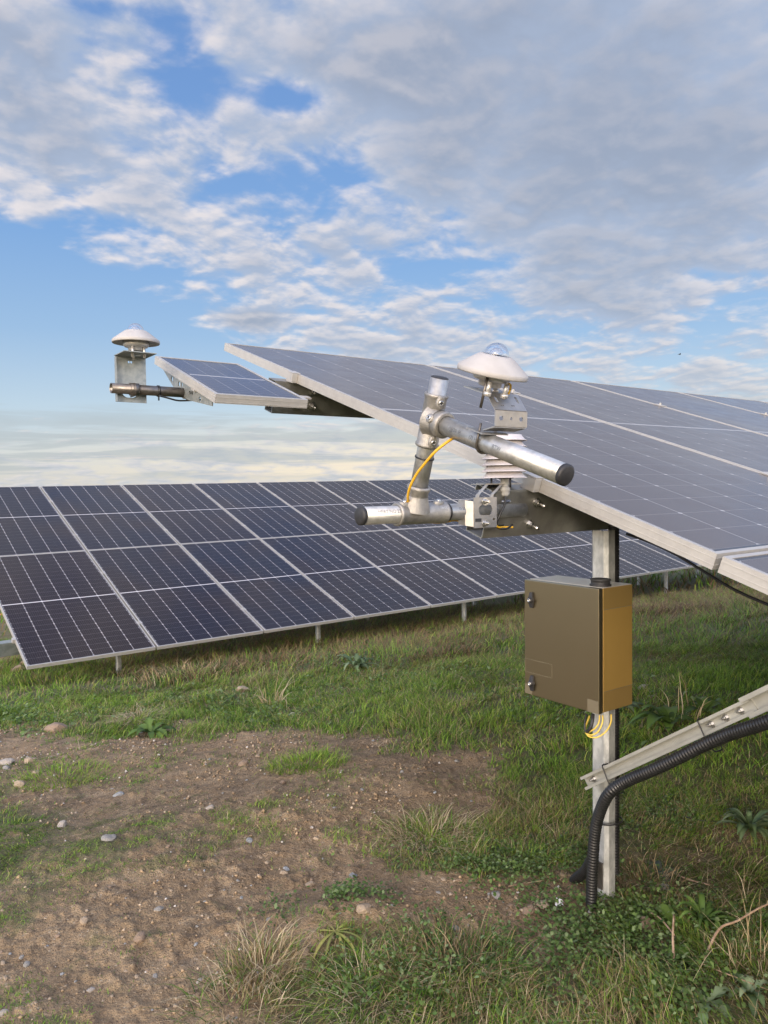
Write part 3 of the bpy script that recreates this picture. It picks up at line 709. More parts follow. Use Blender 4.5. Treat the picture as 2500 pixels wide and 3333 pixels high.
panel_set(NO, NA, NB, NN, 5, lambda r, i: f'{ORD[i]} panel from the left in the {r} row of the near raised array' if i else f'leftmost {r} panel of the near raised array, pale frame edge toward us', 'panels of the near array')
panel_set(FO, FA, FB, FN, 14, lambda r, i: f'{ORD[i]} dark panel from the left in the {r} row of the far array', 'panels of the far array')
# ------------------------------------------------------------------ racks
def purlin(mb, O, A, B, N, s, u0, u1, h=.118, w=.055, t=.0025, top=TH):
    o = O+B*s+A*u0-N*top; L = A*(u1-u0)
    mb.box(o, L, -B*w, -N*t)                    # top flange, going up-slope
    mb.box(o-N*t, L, -B*t, -N*(h-2*t))          # web
    mb.box(o-N*(h-t), L, -B*w, -N*t)            # bottom flange
    mb.box(o-B*(w-t)-N*t, L, -B*t, -N*.014); mb.box(o-B*(w-t)-N*(h-t), L, -B*t, N*.014)
    return mb
def hexbolt(mb, p, d, r=.008, h=.007, shank=.02, sr=.0042):
    p = Vector(p); d = Vector(d).normalized()
    mb.tube([p, p+d*.0015], r*1.45, 16); mb.tube([p+d*.0016, p+d*(.0016+h)], r, 6, True, False)
    if shank: mb.tube([p+d*h, p+d*(h+shank)], sr, 8)
    return mb
def end_clamp(mb, O, A, B, N, s, side=-1):
    o = O+B*(s-.022)
    mb.box(o+A*(side*.0008), A*side*.022, B*.042, -N*(TH+.0))    # block outside the frame
    mb.box(o-A*side*.009+N*.0006, A*side*.0318, B*.042, N*.003)
    return mb
def mid_clamp(mb, O, A, B, N, u, s):
    o = O+A*(u-.024)+B*(s-.025)+N*.0006; mb.box(o, A*.048, B*.05, N*.003); hexbolt(mb, O+A*u+B*s+N*.0036, N, .0065, .006, .004)
    return mb
SP = (.6324, 1.84, PL+GAP+.6324, 4.16)
nr = empty('mounting_structure', (1.58, 1.21, 0), 'galvanised steel frame carrying the near raised array', 'mounting rack')
ends = (-.075, -.136, -.14, -.14)
for i, s in enumerate(SP):
    mb = purlin(MB(), NO, NA, NB, NN, s, ends[i], PITCH*5+.1)
    if i == 1: continue
    pu = mb.build('purlin', MT['purlin'], nr)
# the near purlin with slots in its web
s = SP[1]; o = NO+NB*s+NA*ends[1]-NN*TH; h = .118; L = PITCH*5+.1-ends[1]; mb = MB()
mb.box(o, NA*L, -NB*.055, -NN*.0025); mb.box(o-NN*(h-.0025), NA*L, -NB*.055, -NN*.0025)
mb.box(o-NB*.0525-NN*.0025, NA*L, -NB*.0025, -NN*.014); mb.box(o-NB*.0525-NN*(h-.0025), NA*L, -NB*.0025, NN*.014)
plate_holes(mb, o-NN*(h-.0025), NA, NN, L, h-.005, .0025, [(.052, .088, .016, .005), (.052, .026, .016, .005)])
pu = mb.build('purlin', MT['purlin'], nr)
bb = MB()
for (px, py) in ((1745, 1635), (1722, 1706)):
    # intersect with web plane
    d = Vector(M @ np.array([(px-CX)/F, (py-CY)/F, 1.])); c = Vector(C0); tt = (o-c).dot(NB)/d.dot(NB); q = c+d*tt
    bb.lathe(q+NB*.0005, NB, [(.0, .0), (.017, .0), (.016, .0015), (.0, .0018)], 20)
    hexbolt(bb, q+NB*.002, NB, .0085, .008, .022, .0045); bb.build('bolt', MT['bolt'], pu); bb = MB()
s0 = NO+NB*SP[0]-NN*TH
for u, dn in ((.08, .03), (.02, .085), (.09, .085)): hexbolt(MB(), s0+NA*u-NN*dn+NB*.0005, NB, .012, .009, .02, .006).build('bolt', MT['bolt'], nr)
for s in (SP[0], SP[1]):
    end_clamp(MB(), NO, NA, NB, NN, s).build('end_clamp', MT['alu'], nr, .0008)
for i in range(1, 5):
    for s in SP: mid_clamp(MB(), NO, NA, NB, NN, i*PITCH-.0095, s).build('mid_clamp', MT['alu'], nr)
# post: chamfered C section, web facing -x
PX, PY0, PY1 = 1.5605, 1.186, 1.238
def post(mb, x, y0, y1, z0, z1, fl=.034, t=.004, ch=.009, rz=0):
    prof = [(x+fl, y0), (x+ch, y0), (x, y0+ch), (x, y1-ch), (x+ch, y1), (x+fl, y1)]
    return mb.strip([(a, b_, z0) for a, b_ in prof], (0, 0, z1-z0), t)
post(MB(), PX, PY0, PY1, -.25, .948).build('post', MT['post'], nr, .0012)
for u in (2.4, 4.6): post(MB(), 1.34+u, PY0, PY1, -.35, .93).build('post', MT['post'], nr)
# splice plate near the foot of the post
MB().box((PX-.004, PY0+.012, .02), (.0035, 0, 0), (0, .016, 0), (0, 0, .07)).build('foot_plate', MT['darkpipe'], nr)
# brace: lipped channel from the post up to the front
A0 = at(1893, 2553, 1.915); A1 = at(2458, 2292, 1.565); A0.x = A1.x = 1.536; bd = (A1-A0).normalized(); bn = Vector((0, -bd.z, bd.y)); bn = bn if bn.z > 0 else -bn
def channel(mb, p, q, hw, dep, t=.002, lip=.005, x=Vector((-1, 0, 0))):
    L = q-p; n = bn
    mb.box(p-n*hw, L, n*2*hw, x*t)                    # web
    for sg in (1, -1):
        mb.box(p+n*(hw*sg), L, n*(-sg*t), x*dep)
        mb.box(p+n*(hw*sg), L, n*(-sg*lip), x*(dep+.0)) if False else mb.box(p+n*(sg*(hw-t*1.0))+x*(dep-t), L, n*(-sg*lip), x*t)
    return mb
br = channel(MB(), A0, A1, .0165, .016).build('brace', MT['alu2'], nr)
A2 = A1+bd*.52; xo = Vector((.0035, 0, 0))
channel(MB(), A1-bd*.015+xo, A2+xo, .0225, .024, .0025, .007).build('brace', MT['alu2'], nr)
bb = MB()
for k in (.035, .075, .115): hexbolt(MB(), A1-bd*k+Vector((-.0024, 0, 0)), (-1, 0, 0), .0055, .005, .012, .0028).build('bolt', MT['bolt'], br)
hexbolt(MB(), A0+bd*.03+Vector((-.0024, 0, 0)), (-1, 0, 0), .0055, .005, .012, .0028).build('bolt', MT['bolt'], br)
# far array frame
fr = empty('mounting_structure', (2.1, 7.2, float(ground(2.1, 7.2))), 'galvanised steel frame carrying the far array, with a line of front posts', 'mounting rack')
for s in SP: purlin(MB(), FO, FA, FB, FN, s, -.14, PITCH*14+.1, .13).build('purlin', MT['farpurlin'], fr)
for u in (.91, 3.17, 5.45, 7.75, 10.15, 12.6, 14.9):
    q = FO+FA*u+FB*SP[3]-FN*.15; zg = float(ground(q.x, q.y))
    mb = MB(); post(mb, q.x-.02, q.y-.03, q.y+.025, zg-.3, q.z+.03, .04); mb.build('post', MT['post'], fr)
    q = FO+FA*u+FB*SP[1]-FN*.15; zg = float(ground(q.x, q.y))
    mb = MB(); post(mb, q.x-.02, q.y-.03, q.y+.025, zg-.3, q.z+.03, .04); mb.build('post', MT['post'], fr)
for s in SP: end_clamp(MB(), FO, FA, FB, FN, s).build('end_clamp', MT['alu'], fr)
for i in range(1, 14):
    for s in SP: mid_clamp(MB(), FO, FA, FB, FN, i*PITCH-.0095, s).build('mid_clamp', MT['alu'], fr)
# ------------------------------------------------------------------ pipe frame
def text_wrap(txt, size, p, axis, up, r, name, m, parent, flat=False):
    cu = bpy.data.curves.new('t', 'FONT'); cu.body = txt; cu.size = size; cu.align_x = 'CENTER'; cu.align_y = 'CENTER'; cu.resolution_u = 3
    ob = bpy.data.objects.new('t', cu); COL.objects.link(ob); bpy.context.view_layer.update()
    me = bpy.data.meshes.new_from_object(ob.evaluated_get(bpy.context.evaluated_depsgraph_get())); bpy.data.objects.remove(ob)
    bm = bmesh.new(); bm.from_mesh(me); bmesh.ops.triangulate(bm, faces=bm.faces); bm.to_mesh(me); bm.free()
    axis = Vector(axis).normalized(); up = Vector(up); up = (up-axis*up.dot(axis)).normalized(); out = axis.cross(up)
    off = origin(parent); p = Vector(p)
    for v in me.vertices:      # out = radial direction facing the reader
        a = v.co.y/r; w = p+axis*v.co.x+(out*math.cos(a)+up*math.sin(a))*(r+.0004); v.co = w-off
    me.name = name; me.materials.clear(); me.materials.append(m); o = bpy.data.objects.new(name, me); COL.objects.link(o); o.parent = parent; return o
PR = .0187
LY, LZ = 1.250, -.0645+CAMZ            # lower pipe line
def lx(px):                            # x on the lower pipe line seen at photo column px
    a, b_ = 0., 3.
    for _ in range(40):
        c = (a+b_)/2
        if proj([c, LY, LZ])[0] < px: a = c
        else: b_ = c
    return c
pf = empty('pipe_stand', (lx(1560), LY, LZ), 'galvanised steel pipe stand of three pipes joined by cast tees beside the array', 'pipe stand')
xl = lx(1172); xr = lx(1700)
def hollow(mb, p, q, r, n=40, t=.003):
    p, q = Vector(p), Vector(q); L = (q-p).length; ax = (q-p)/L
    return mb.lathe(p, ax, [(r-t, .012), (r-t, 0), (r, 0), (r, L), (r-t, L), (r-t, L-.012)], n)
lp = hollow(MB(), (xl, LY, LZ), (xr, LY, LZ), PR).build('lower_pipe', MT['galv'], pf)
MB().lathe((xl, LY, LZ), (-1, 0, 0), [(0, .0035), (PR*.8, .0032), (PR*1.02, .001), (PR*1.03, -.006), (PR*.99, -.006)], 32).build('end_cap', MT['rubber'], pf)
view = Vector((0, 0, CAMZ))
def facing(p, axis):                    # direction on the pipe that faces where the photographer stood
    d = (Vector((.3, -.2, CAMZ))-Vector(p)); axis = Vector(axis).normalized(); return (d-axis*d.dot(axis)).normalized()
def up_for(p, axis, lift=0.):           # up vector so that axis x up = facing
    f = facing(p, axis); a = Vector(axis).normalized(); u = f.cross(a).normalized()
    return (u*math.cos(lift)-f*math.sin(lift))
q = Vector((lx(1253), LY, LZ)); text_wrap('HEAT NO 22', .0105, q, (1, 0, 0), up_for(q, (1, 0, 0), .35), PR, 'pipe_stamp', MT['ink'], lp)
q = Vector((lx(1492), LY, LZ)); text_wrap('D 50.8', .009, q, (1, 0, 0), up_for(q, (1, 0, 0), .35), PR, 'pipe_stamp', MT['ink'], lp)
UB = Vector((lx(1347), LY, LZ)); UT = UB+NN*.292+Vector((-.004, 0, 0)); ud = (UT-UB).normalized()
upip = hollow(MB(), UB+ud*.012, UT, PR).build('upright_pipe', MT['galv'], pf)
MB().lathe(UT, ud, [(0, .003), (PR*.8, .0028), (PR*.98, .0012), (PR*1.0, -.0015), (PR*.97, -.0015)], 32).build('end_cap', MT['rubber'], pf)
XS = UB+ud*.205; XD = NB
XE = XS+XD*.36
# aim the far end at its place in the photo
best = min(((abs(proj(XS+XD*(k*.005))[0]-1846), k) for k in range(40, 90)))[1]; XE = XS+XD*(best*.005)
xp = hollow(MB(), XS+XD*.018, XE, PR).build('cross_pipe', MT['galv'], pf)
MB().lathe(XE, XD, [(0, .0032), (PR*.8, .003), (PR*1.02, .001), (PR*1.03, -.006), (PR*.99, -.006)], 36).build('end_cap', MT['rubber'], pf)
for k, s_ in ((.095, 'Op30. H'), (.155, '(2) HR3'), (.215, 'BTW')):
    q = XS+XD*k; text_wrap(s_, .0105, q, XD, up_for(q, XD, -.30), PR, 'pipe_stamp', MT['ink'], xp)
# cast fittings
def sleeve(mb, p, ax, L, r=.0228, n=40):
    return mb.lathe(p, ax, [(PR+.0006, -L/2+.001), (r, -L/2), (r+.0022, -L/2+.002), (r+.0022, -L/2+.006), (r, -L/2+.009), (r, L/2-.009), (r+.0022, L/2-.006), (r+.0022, L/2-.002), (r, L/2), (PR+.0006, L/2-.001)], n)
def boss(mb, p, d, ax, w=.009, L=.018):
    d = Vector(d).normalized(); ax = Vector(ax).normalized(); sd = d.cross(ax)
    pts = [p+ax*(L*math.cos(a)*.75)+sd*(w*math.sin(a)) for a in [2*math.pi*k/16 for k in range(16)]]
    vs = [q-d*.006 for q in pts]+[q+d*.0045 for q in pts]+[p+(q-p)*.8+d*.006 for q in pts]
    fs = [(k, (k+1) % 16, 16+(k+1) % 16, 16+k) for k in range(16)]+[(16+k, 16+(k+1) % 16, 32+(k+1) % 16, 32+k) for k in range(16)]+[tuple(range(32, 48))]
    mb.add(vs, fs, True); return mb
xm = (lx(1288)+lx(1446))/2; hl = lx(1446)-lx(1288)
mb = sleeve(MB(), (xm, LY, LZ), (1, 0, 0), hl)
mb.lathe(UB, ud, [(.012, -.012), (.0225, .0), (.0228, .03), (.0228, .052), (.0252, .056), (.0252, .061), (.0228, .064), (PR+.0006, .063)], 36)
mb.lathe(UB, ud, [(.0335, .010), (.030, .022), (.0262, .032), (.0232, .042)], 36)
boss(mb, Vector((lx(1310), LY, LZ))+NN*.0225, NN, (1, 0, 0)); boss(mb, Vector((lx(1420), LY, LZ))+NN*.0225, NN, (1, 0, 0))
tee = mb.build('tee_fitting', MT['cast'], pf, 0)
q = Vector((lx(1425), LY, LZ)); text_wrap('238-CC', .0062, q, (1, 0, 0), up_for(q, (1, 0, 0), .45), .0232, 'cast_mark', MT['emb'], tee)
for px_ in (1310, 1420):
    q = Vector((lx(px_), LY, LZ))+NN*.0285; MB().lathe(q, NN, [(.0, .0015), (.0022, .0015), (.0022, .0022), (.005, .0022), (.005, -.001)], 14).build('grub_screw', MT['bolt'], tee)
mb = sleeve(MB(), XS+ud*.0, ud, .112)
mb.lathe(XS, XD, [(.012, .004), (.0245, .012), (.0265, .026), (.0275, .036), (.0275, .043), (.0255, .046), (PR+.0006, .046)], 40)
mb.lathe(XS, XD, [(.036, .006), (.031, .016), (.0275, .026)], 36)
fc = facing(XS, ud); sd = (fc*.72+NB*.7).normalized(); sd = (sd-ud*sd.dot(ud)).normalized()
b1 = XS+ud*.041+sd*.0215; b2 = XS-ud*.041+sd*.0215; f3 = facing(XS+XD*.02, XD); b3 = XS+XD*.024+(f3*.95+Vector((-.3,0,0))).normalized()*.0245
boss(mb, b1, sd, ud, .0095, .019); boss(mb, b2, sd, ud, .0095, .019); boss(mb, b3, (b3-XS-XD*.024), XD, .0095, .013)
te2 = mb.build('tee_fitting', MT['cast'], pf)
sb = MB()
for bq, bd_ in ((b1, sd), (b2, sd), (b3, (b3-XS-XD*.024).normalized())):
    MB().lathe(bq+bd_*.0055, bd_, [(.0, .0008), (.0025, .0008), (.0028, .003), (.0055, .003), (.0058, .0)], 16).build('grub_screw', MT['bolt'], te2)
for bq, bd_ in ((b1, sd), (b2, sd), (b3, (b3-XS-XD*.024).normalized())): MB().lathe(bq+bd_*.0086, bd_, [(.0, .0002), (.0026, .0002)], 6).build('socket_recess', MT['rubber'], te2)
def tie(name, p, ax, r, label, w=.0032, tail=None, parent=None):
    mb = MB().lathe(p, ax, [(r+.0002, -w/2), (r+.0014, -w/2), (r+.0014, w/2), (r+.0002, w/2)], 28)
    if tail: mb.box(Vector(p)+Vector(tail)*r*1.05, (.004, 0, 0), (0, .004, 0), Vector(tail)*.012)
    return tag(mb.build(name, MT['tie'], parent), label, 'cable tie') if parent is None else mb.build(name, MT['tie'], parent)
tie('cable_tie', UB+ud*.125, ud, PR+.0005, 'black cable tie round the upright galvanised pipe')
tie('cable_tie', (lx(1450), LY, LZ), (1, 0, 0), PR+.0018, 'black cable tie round the lower pipe right of the tee fitting', .005)
# yellow sensor cable along the upright
def cabl(pts, r, n=8): return MB().tube(smooth_path([at(*p) for p in pts], n), r, 10)
ZU = proj(UB)[2]
yc = cabl([(1512,1402,1.475),(1490,1418,1.49),(1460,1436,1.475),(1421,1466,1.475),(1390,1500,1.49),(1355,1545,1.515),(1333,1590,1.535),(1328,1625,1.56),(1338,1655,1.60),(1380,1695,1.64),(1440,1700,1.68),(1480,1693,1.70),(1530,1703,1.74)], .0028)
tag(yc.build('sensor_cable', MT['yellow']), 'yellow cable curving down the upright pipe from the cross pipe', 'cable')
# ------------------------------------------------------------------ pyranometers
def pyranometer(name, o, ax, R, label, shade_m):
    """o = centre of the shield rim, ax = sensor axis."""
    e = empty(name, o, label, 'solar sensor'); o = Vector(o); ax = Vector(ax).normalized()
    sh = [(R*.56, .02*R), (R*.93, -.04*R), (R*.985, -.06*R), (R, -.03*R), (R*1.0, .06*R), (R*.97, .10*R), (R*.55, .42*R), (R*.45, .485*R), (R*.38, .49*R), (R*.36, .47*R)]
    s_ = MB().lathe(o, ax, sh, 64).build('sun_shield', shade_m, e)
    u = ax.orthogonal().normalized()
    dm = []
    for k in range(15): a = math.pi/2*k/14; dm.append((.35*R*math.cos(a), .47*R+.35*R*math.sin(a)))
    inn = [(r*.93, .47*R+(h-.47*R)*.93) for r, h in dm[::-1]]
    d = MB().lathe(o, ax, dm+inn, 40).build('glass_dome', MT['glass'], e)
    dm2 = [(r*.6, .47*R+(h-.47*R)*.62) for r, h in dm]; inn2 = [(r*.9, .47*R+(h-.47*R)*.9) for r, h in dm2[::-1]]
    MB().lathe(o, ax, dm2+inn2, 32).build('inner_dome', MT['glass'], d)
    MB().lathe(o, ax, [(.34*R, .465*R), (.15*R, .472*R)], 32).build('dome_seat', MT['bodymetal'], e)
    MB().lathe(o, ax, [(.15*R, .474*R), (0, .475*R)], 24).build('sensor_disc', MT['disc'], e)
    MB().lathe(o, ax, [(.3*R, .36*R), (.50*R, .2*R), (.53*R, -.06*R), (.53*R, -.16*R), (.48*R, -.22*R), (.33*R, -.235*R), (.33*R, -.36*R), (.30*R, -.39*R), (0, -.39*R)], 48).build('body', MT['bodymetal'], e)
    return e
PYC = at(1603, 1212, 1.385); PR1 = .0665
pyr = pyranometer('pyranometer', PYC, NN, PR1, 'larger white disc shaped sunlight sensor with glass dome over the upright of the pipe stand', MT['white'])
lg = [(-.42, .42), (.45, -.2), (.1, .55)]
for i, (ka, kb) in enumerate(lg):
    q = PYC+NA*(ka*PR1)+NB*(kb*PR1)
    mb = MB().tube([q-NN*(.20*PR1), q-NN*(.60*PR1)], .0042 if i else .0045, 12)
    mb.lathe(q-NN*(.54*PR1), NN, [(.0, .005), (.007, .004), (.0075, 0), (.007, -.004), (0, -.005)], 14)
    mb.build('levelling_foot', MT['bodymetal'], pyr)
q = PYC-NA*(.48*PR1)+NB*(.34*PR1); MB().tube([q-NN*(.1*PR1), q-NN*(.95*PR1)], .0028, 10).build('bolt', MT['darkpipe'], pyr)
q = PYC+NA*(.5*PR1)+NB*(.2*PR1)
tag(MB().tube(smooth_path([q-NN*.015, q+NA*.008-NN*.02, q+NA*.007-NN*.035, q-NN*.046-NA*.003]), .0022, 8).build('sensor_cable', MT['yellow']), 'short yellow cable stub dropping from under the larger domed sensor', 'cable')
# folded bracket between pyranometer and pipe
WB_ = NA*.083
def pn(o, b_, n_): return o+NB*b_+NN*n_
k0 = at(1580, 1279, 1.375)
bk = empty('sensor_bracket', k0, 'folded silver bracket with slots under the larger domed sensor on the cross pipe', 'bracket')
mb = MB(); tp = pn(k0, -.062, 0)
plate_holes(mb, tp, NA, NB, .083, .062, .0022, [(.02, .02, .004, .004), (.06, .02, .004, .004), (.04, .03, .012, .006)])
B1 = k0; B2 = at(1599, 1334, 1.352); d1 = (B2-B1); d1 = d1-NA*d1.dot(NA); B2 = B1+d1; h1 = d1.length
plate_holes(mb, B1+WB_, -NA, d1, .083, h1, .0022, [(.012, h1*.35, .0032, .008), (.045, h1*.3, .003, .003), (.066, h1*.38, .0032, .008), (.028, h1*.72, .0016, .0016), (.033, h1*.72, .0016, .0016), (.056, h1*.72, .0016, .0016), (.061, h1*.72, .0016, .0016)])
d2 = Vector((0, .05, -1.)).normalized()*.029; B3 = B2+d2
plate_holes(mb, B2+WB_+Vector((0,-.0004,0)), -NA, d2, .083, .029, .0022, [(.016, .014, .0052, .0042), (.042, .014, .0028, .0028), (.068, .014, .0052, .0042)])
mb.strip([B3, B3+Vector((0, .030, -.004))], WB_, .0022)
mb.build('folded_plate', MT['steel'], bk)
# base plate and u-bolt on the cross pipe
ub = XS+XD*.165; side = XD.cross(NA).normalized(); side = side if side.z > 0 else -side
def ubolt(mb, c, ax, up, r, rod, leg):
    ax = Vector(ax).normalized(); up = Vector(up).normalized(); w = ax.cross(up); R = r+rod
    pts = [c+w*R+up*leg]+[c+w*(R*math.cos(a))-up*(R*math.sin(a)) for a in [math.pi*k/16 for k in range(17)]]+[c-w*R+up*leg]
    return mb.tube(pts, rod, 10)
ubolt(MB(), ub, XD, side, PR, .0026, .036).build('u_bolt', MT['darkpipe'], bk)
c = ub+side*(PR+.001); MB().box(c-NA*.034-XD*.022, NA*.068, XD*.044, side*.0022).build('saddle_plate', MT['steel'], bk)
# ------------------------------------------------------------------ louvred temperature shield
TX = 1641; tz = 1.725
c0 = at(TX, 1556, tz); axv = Vector((0, 0, 1)); r0 = .0525
rs = empty('radiation_shield', c0-axv*.03, 'white louvred temperature sensor stack behind the cross pipe', 'weather sensor')
for k in range(7):
    h = k*.0142; rr = r0
    MB().lathe(c0+axv*h, axv, [(rr*.95, .0005), (rr, 0), (rr, .0012), (rr*.93, .0028), (rr*.80, .010), (rr*.76, .0138), (rr*.5, .0138), (rr*.7, .010), (rr*.9, .0015)], 48).build('louvre_plate', MT['louvre'], rs)
MB().lathe(c0, axv, [(0, -.002), (.022, -.001), (.022, .092), (0, .092)], 20).build('core', MT['rubber'], rs)
MB().lathe(c0, axv, [(0, .1005), (r0*.5, .1005), (r0*.7, .098), (r0*.7, .096)], 40).build('top_cap', MT['white'], rs)
mb = MB()
for a in (.5, 2.6, 4.4):
    q = c0+Vector((math.cos(a)*.03, math.sin(a)*.03, 0)); MB().tube([q, q-axv*.022], .0022, 8).build('stand_off', MT['rubber'], rs)
gl = c0+Vector((.002, 0, 0)); mb = MB().lathe(gl, axv, [(.010, 0), (.010, -.012), (.0085, -.014), (.0085, -.020), (.0125, -.020), (.0125, -.030), (.011, -.031), (.011, -.036), (.008, -.041), (.004, -.043), (0, -.043)], 16)
mb.build('cable_gland', MT['shade'], rs)
tag(cabl([(1644,1612,1.725),(1643,1640,1.72),(1630,1670,1.715),(1618,1700,1.715),(1622,1718,1.72),(1650,1720,1.73),(1668,1708,1.745)], .0026).build('sensor_cable', MT['tie']), 'thin black cable hanging from the louvred temperature sensor', 'cable')
tag(cabl([(1612,1706,1.70),(1622,1716,1.712),(1640,1716,1.735),(1670,1716,1.742)], .0024).build('sensor_cable', MT['yellow']), 'yellow cable end passing into a slot of the purlin', 'cable')
# clamp bracket: plate with window, arms and top plate
zb = 1.665
bL = at(1532, 1624, zb); bk2 = empty('sensor_bracket', bL, 'silver window bracket clamped to the end of the lower pipe under the louvred sensor', 'bracket')
bx0 = bL.x; bx1 = at(1614, 1614, zb+.04).x; ztop = at(1572, 1618, 1.69).z; zbot = at(1580, 1716, 1.69).z; yb = LY-PR-.012
x0 = None
def xa(px, y, z):
    a, b_ = 0., 3.
    for _ in range(40):
        c = (a+b_)/2
        if proj([c, y, z])[0] < px: a = c
        else: b_ = c
    return c
zm = (ztop+zbot)/2; X0, X1 = xa(1541, yb, zm), xa(1615, yb, zm); w = X1-X0; hgt = ztop-zbot
mb = MB(); plate_holes(mb, (X0, yb, zbot), (1, 0, 0), (0, 0, 1), w, hgt, .0022, [(w*.5, hgt*.58, w*.30, hgt*.17), (w*.17, hgt*.26, w*.11, .0028), (w*.93-.004, hgt*.26, w*.05, .0028)], 20)
mb.strip([(X0, yb, zbot+.003), (X0-.012, yb+.014, zbot+.006), (X0-.014, yb+.034, zbot+.008)], (0, 0, hgt-.012), .0022)
# arms and top plate
tpz = at(1620, 1577, 1.715).z; xt0, xt1 = xa(1570, 1.235, tpz), xa(1686, 1.235, tpz)
for (xa0, xb0) in ((X0+.006, xt0), (X1-.020, xt0+.046)):
    mb.strip([(xa0, yb, ztop-.004), (xa0+.004, yb+.001, ztop+.006), (xb0, yb+.006, tpz)], (.010, .0, 0), .0022)
mb.box((xt0, yb+.004, tpz), (xt1-xt0, 0, 0), (0, .05, 0), (0, 0, .0022))
mb.build('folded_plate', MT['steel'], bk2)
bb = MB()
for pz in (.86, .14): hexbolt(MB(), (X0+w*.47, yb-.0024, zbot+hgt*pz), (0, -1, 0), .0062, .006, .008, .0034).build('bolt', MT['bolt'], bk2)
ubolt(MB(), Vector((X0+w*.47, LY, LZ)), (1, 0, 0), (0, -1, 0), PR, .0026, .034).build('u_bolt', MT['bolt'], bk2)
sl = MB(); sl.box((X0+w*.05, yb-.0030, zbot+hgt*.26-.004), (w*.26, 0, 0), (0, .0008, 0), (0, 0, .0075)); sl.build('rubber_strip', MT['rubber'], bk2)
# ------------------------------------------------------------------ left arm with its sensor and small panel
AY, AZ = 2.5145*.93, .325*.93+CAMZ
def ax_(px):
    a, b_ = 0., 3.
    for _ in range(40):
        c = (a+b_)/2
        if proj([c, AY, AZ])[0] < px: a = c
        else: b_ = c
    return c
ar = empty('support_arm', (ax_(607), AY, AZ), 'dark round pipe arm reaching left from under the small panel', 'pipe arm'); AR = .0157
hollow(MB(), (ax_(362), AY, AZ), (ax_(607)+.03, AY, AZ), AR).build('pipe', MT['darkpipe'], ar)
MB().lathe((ax_(607), AY, AZ), (1, 0, 0), [(AR+.0005, -.012), (AR+.004, -.010), (AR+.004, .0), (AR+.007, .002), (AR+.007, .010), (AR+.0005, .012)], 28).build('collar', MT['cast'], ar)
MB().lathe((ax_(362)-.001, AY, AZ), (1, 0, 0), [(AR-.004, .008), (AR-.001, .002), (AR*.99, .0)], 28).build('end_rim', MT['purlin'], ar)
tie('cable_tie', (ax_(515), AY, AZ), (1, 0, 0), AR+.001, 'black cable tie with its tail hanging on the dark pipe arm', .006, (0, 0, -1))
tag(cabl([(518,1288,2.32),(545,1295,2.34),(575,1303,2.36),(600,1304,2.38),(640,1302,2.40),(672,1300,2.41)], .0028).build('sensor_cable', MT['tie']), 'thin dark cable slung under the dark pipe arm', 'cable')
# flat plate bracket
zt = at(425, 1162, 2.33).z; zb_ = at(425, 1309, 2.33).z; py_ = AY+AR+.010
def xa2(px, y, z): return xa(px, y, z)
zc = (zt+zb_)/2; X0, X1 = xa(376, py_, zc), xa(475, py_, zc); w = X1-X0; hgt = zt-zb_
bk3 = empty('sensor_bracket', (X0+w/2, py_, zt), 'flat grey vertical plate bracket carrying the small domed sensor at far left', 'bracket')
mb = MB(); plate_holes(mb, (X0, py_, zb_), (1, 0, 0), (0, 0, 1), w, hgt, .0025, [(w*.44, hgt*.89, .003, .004), (w*.52, hgt*.89, .003, .004), (w*.45, hgt*.25, w*.27, w*.22)], 24)
mb.box((X0-.0025, py_-.002, zb_), (.0024, 0, 0), (0, -.016, 0), (0, 0, hgt-.004))
tq = zt+.012
tops = [Vector((X0, py_-.002, zt+.0002)), Vector((X0+w*.02, py_-.03, tq))]
# horizontal shelf on top
plate_holes(mb, (X0-.002, py_-.1, zt+.0002), (1, 0, 0), (0, 1, 0), w+.004, .103, .0025, [(w*.40, .06, .006, .005), (w*.62, .06, .011, .006)], 14)
mb.build('folded_plate', MT['bplate'], bk3)
ubolt(MB(), Vector((ax_(437), AY, AZ)), (1, 0, 0), (0, 1, 0), AR, .0028, .034).build('u_bolt', MT['darkpipe'], bk3)
MB().lathe((ax_(437), AY, AZ), (1, 0, 0), [(AR+.0006, -.013), (AR+.004, -.013), (AR+.004, .013), (AR+.0006, .013)], 28).build('saddle', MT['darkpipe'], bk3)
R2 = .0705; P2 = Vector((xa(443, py_-.055, zt+.03), py_-.055, zt+.03))
P2.z = max(zt+.39*R2+.004, at(443, 1114, proj(P2)[2]).z)
pyr2 = pyranometer('pyranometer', P2, (0, -.02, 1), R2, 'smaller looking white domed sunlight sensor on the flat bracket at far left', MT['white'])
for (dx, dy) in ((-.25, -.3), (.25, -.3), (0, .35)):
    q = P2+Vector((dx*R2, dy*R2, 0)); MB().tube([q-Vector((0,0,.15*R2)), Vector((q.x, q.y, zt-.012))], .004, 10).build('levelling_foot', MT['bodymetal'], pyr2)
# small reference panel
RB = at(702, 1282, 2.45*.89); sp = module('reference_panel', .312, .535, MT['pvs'], .028, .012)
A_ = Vector((1, 0, 0)); Bs = Vector((0, -.94, -.342)).normalized(); Ns = Vector((0, -.342, .94)).normalized()
R = Matrix((A_, -Bs, Ns)).transposed().to_4x4(); R.translation = RB; sp.matrix_world = R
tag(sp, 'small solar panel with pale frame held out left of the near array', 'solar panel')
for ch in list(sp.children):
    if ch.name.startswith('junction'): bpy.data.objects.remove(ch)
